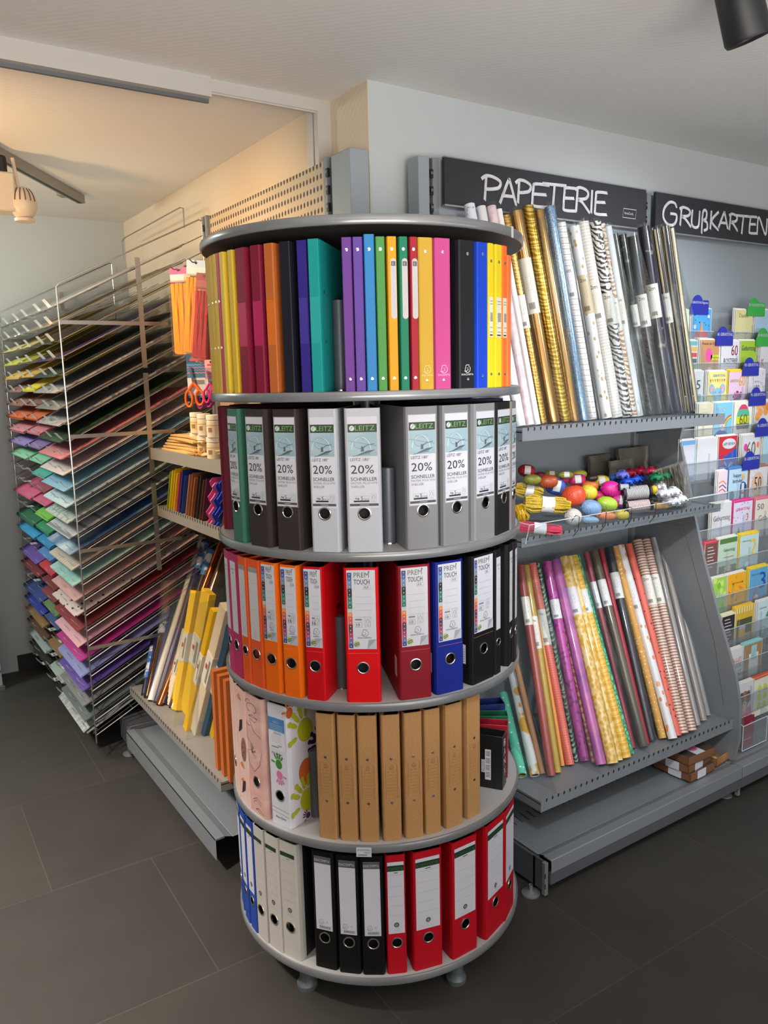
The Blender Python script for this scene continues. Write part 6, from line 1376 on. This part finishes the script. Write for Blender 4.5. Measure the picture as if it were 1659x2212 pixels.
def f_pl(q,w,h): q.rect(w*.3,h*.1,w*.8,h*.7,c_(222,222,216),2); q.rect(w*.4,h*.55,w*.7,h*.9,c_(150,196,200),3); q.line([(w*.48,h*.62),(w*.65,h*.78),(w*.52,h*.8),(w*.48,h*.62)],.001,INK,4); q.rect(w*.38,h*.35,w*.72,h*.36,GREYINK,3)
WC=mat((202,202,206),.6)
CARDS=[(0,1477,1489,668,mat((206,222,190)),'narrow white and green card edge, leftmost in the top row',None,None),
(0,1496,1546,665,c_(70,150,206),'blue carnival tent card in the top row',f_carn,None),(0,1590,1626,668,pat('noise',(196,180,70),(206,206,180),(9,9,9),.5,.5,soft=.3),'daisy meadow card in the top row',f_flow,None),(0,1633,1664,668,c_(156,184,206),'pale blue card with white line hearts in top row',f_heart,None),
(1,1482,1508,735,WC,'white card with stack of coloured bars, second row',f_bars,None),(1,1514,1555,733,c_(184,134,92),'kraft brown card with pink balloon, second row',f_ball,None),(1,1559,1598,735,WC,'white card reading 60 ROSTFREI in dark red',words(('60',.55,.62,.26,(120,30,60),.36),('ROSTFREI',.15,.42,.13,(60,56,66),.75),('und noch lange nicht',.15,.33,.03,(120,116,120),.6)),None),
(1,1600,1636,735,c_(150,180,50),'lime green Geburtstag card with speech bubble, second row',words(('Geburtstag',.08,.70,.17,(60,60,80),.85),('60',.42,.42,.06,(120,120,120),.12)),None),(1,1644,1672,733,WC,'white card with red script at the picture edge, second row',words(('K',.1,.3,.2,(190,60,50),.2)),None),
(2,1492,1521,801,WC,'white card showing the numeral 5 with orange and green bars',words(('5',.45,.55,.22,(70,70,76),.3),('1',.2,.05,.35,(226,160,60),.25),('1',.55,.05,.38,(90,170,150),.25)),None),(2,1530,1571,802,c_(222,210,130),'yellow birthday card with blue elephant and bunting',f_ele,None),(2,1576,1613,800,c_(216,186,210),'pink and purple GEBURTSTAG 60 card with tulle bow',f_pur,(226,196,50)),(2,1618,1654,798,c_(206,200,206),'lilac blossom card with number 100 in white field',f_hun,None),
(3,1510,1540,872,c_(222,212,176),'cream written card in the fourth row',f_lines,None),(3,1544,1584,870,c_(120,190,222),'light blue card with rainbow and black-white cow',f_rain,None),(3,1587,1627,868,c_(222,220,208),'speckled card with striped egg shape reading 60',f_egg,None),(3,1631,1666,866,WC,'white card with orange balloons, fourth row',f_oran,None),
(4,1473,1504,952,c_(110,160,206),'white card in a sky blue frame, fifth row',lambda q,w,h:q.rect(w*.08,h*.1,w*.92,h*.88,PAPER,2),None),(4,1507,1549,948,WC,'plain white card with tiny gold dots, fifth row',None,None),(4,1553,1597,943,c_(190,40,50),'red and blue comic style HAPPY BIRTHDAY card',f_hero,None),(4,1604,1647,940,c_(196,192,188),'framed white card with tall 60 and two balloons',f_sixty,None),(4,1650,1675,938,c_(160,200,220),'light blue card at the picture edge, fifth row',None,None),
(5,1552,1572,1018,c_(222,200,210),'card with pink, grey and blue stripes, mostly hidden, sixth row',lambda q,w,h:[q.line([(w*.1,h*(.5+.1*i)),(w*.5,h*(.55+.1*i)),(w*.9,h*(.45+.1*i))],.004,c_(*cc),3) for i,cc in enumerate([(206,60,110),(70,70,110),(226,120,70)])],None),
(5,1576,1620,1011,c_(170,200,220),'light blue happy birthday card with man in dark coat',f_man,(70,120,180)),(5,1621,1664,1008,WC,'dotted white card with round brown field reading 50',f_fifty,(150,110,80)),
(6,1539,1583,1089,WC,'plain cream card with Geburtstag in thin script',words(('Geburtstag',.08,.52,.17,(120,116,110),.85)),None),(6,1586,1630,1083,c_(206,200,222),'lilac card with the red number 3, pink top edge',f_three,(206,50,130)),(6,1633,1668,1077,c_(214,206,196),'cream card with 50 script and pink top edge',words(('50',.1,.7,.15,(120,110,100),.4),('Geb',.2,.4,.15,(120,110,100),.5)),(206,110,130)),
(7,1523,1552,1173,c_(110,74,64),'brown photo card with red blossoms, partly behind the side panel',f_lines,(190,60,80)),(7,1554,1594,1164,c_(176,200,180),'green card with balanced stones and Geburtstag script',f_stone,None),(7,1600,1648,1155,c_(180,206,206),'pale blue card with yellow number 2 and yellow top',f_num('2',(226,190,40),(150,190,206)),(226,196,40)),
(8,1541,1570,1250,c_(150,200,80),'bright green blurred-leaves card with white script',f_bok,None),(8,1572,1611,1242,c_(226,166,30),'orange-yellow card with small leaves',f_leaf,None),(8,1620,1666,1228,c_(90,160,206),'blue children card with dark blue number 3',f_num('3',(30,80,170),(180,130,90)),(226,196,40)),
(9,1560,1588,1330,c_(50,40,40),'black card with white lettering beside the beer card',f_lines,(220,214,180)),(9,1589,1634,1314,c_(206,170,60),'yellow card with beer mug and green field',f_beer,(226,180,30)),(9,1638,1670,1300,c_(190,216,220),'pale blue card with green number 4',f_num('4',(40,130,80),(150,190,150)),None),
(10,1580,1605,1404,WC,'white card with coloured small letters, third row from bottom',words(('GLÜCK',.1,.5,.12,(60,120,90),.8),('ALLES',.1,.66,.1,(206,120,50),.8),('TAG',.1,.3,.14,(190,60,70),.8)),None),(10,1607,1651,1392,c_(160,124,90),'kraft brown card with turquoise top and paper plane',f_pl,(130,196,200)),
(11,1592,1628,1480,WC,'white photo card with two cuddling brown puppies',f_dog,None),(11,1630,1672,1466,c_(214,214,200),'card with rows of lime slices, orange and red envelopes behind',f_limes,(206,96,50))]
for (r,a,b,t,bg,l,fn,top) in CARDS: card(r,a,b,t,bg,l,fn,top,behind=2,edge=top)
# small acrylic box with dark red mini cards
y=1.615; a=V(1604,1600,y=y); T=thing('card_box','small clear acrylic box of dark red mini cards on the deck','box',(a.x,y,.13)); g=MB()
g.box((0,0,0),(.16,.002,.10),AC2).box((0,.05,0),(.16,.052,.14),AC2).box((0,0,0),(.002,.05,.13),AC2).box((.158,0,0),(.16,.05,.13),AC2).box((0,0,0),(.16,.05,.002),AC2); g.build('box_body',T)
MB().tube([(0,0,.10),(.16,0,.10),(.16,0,0),(0,0,0),(0,0,.10),(0,.05,.13)],.0015,EDG,5).build('bright_edges',T)
for i in range(5):
    o=MB().box((0,0,0),(.075,.0012,.12-.002*i),c_(130,30,50) if i<2 else WC).build('mini_card'); o.location=(a.x+.012-.004*i,y+.010+.007*i,.134); tag(o,['dark red mini card with ring print, front of the clear box','dark red mini card second in the clear box','white mini card behind the dark red ones','white mini card second from the back of the clear box','white mini card at the back of the clear box'][i],'card')
    if i==0: q=MB(frame((0,0,0),(1,0,0),(0,0,1))); q.line([(.055+.007*math.cos(t*.5),.09+.007*math.sin(t*.5)) for t in range(13)],.001,PAPER,3); q.rect(.01,.03,.06,.032,PAPER,3); q.build('mini_print',o)
# category tabs between the cards
def tabdiv(r,px0,px1,pyt,col,txt_,label,back=False):
    y=ry_(r)-.013; a=V(px0,pyt,y=y); b=V(px1,pyt,y=y); w=b.x-a.x; h=.075
    T=thing('category_tab',label,'divider tab',(a.x,y,a.z-h)); cx0=w*.38; rr=w*.30
    pts=[(0,0),(w,0),(w,h-.024),(w*.97,h-.019),(cx0+rr+.002,h-.019)]+[(cx0+rr*math.cos(t),h-rr*1.0+rr*math.sin(t)) for t in [math.radians(q) for q in range(14,181,14)]]+[(0,h-rr*1.2)]
    MB(frame((0,.0012,0),(1,0,0),(0,0,1))).prism(pts,.0015,mat(col,.4)).build('tab_plate',T)
    q=MB(frame((0,-.0006,0),(1,0,0),(0,0,1))); q.txt(txt_,w*.06,h-.036,.0115,PAPER,2,wd=w*.88); q.build('tab_lettering',T)
TB=(34,44,150); TG=(50,156,64)
tabdiv(0,1493,1532,636,TB,'GEBURTSTAG Allgemein','blue GEBURTSTAG tab above the carnival tent card')
tabdiv(0,1616,1654,642,TG,'50. HOCHZEITSTAG','green tab above the daisy meadow card')
tabdiv(1,1548,1585,705,TB,'60. GEBURTSTAG','blue tab above the ROSTFREI card')
tabdiv(1,1635,1672,708,TG,'60. HOCHZEITSTAG','green tab at the picture edge, second row')
tabdiv(2,1606,1641,772,TB,'100. GEBURTSTAG','blue tab above the card with number 100')
tabdiv(3,1620,1656,837,TB,'95. GEBURTSTAG','blue tab just below the card with number 100')
tabdiv(4,1634,1670,904,TB,'90. GEBURTSTAG','blue tab below the orange balloons card')
tabdiv(5,1606,1642,976,TB,'50. GEBURTSTAG','blue tab above the card with dotted 50')
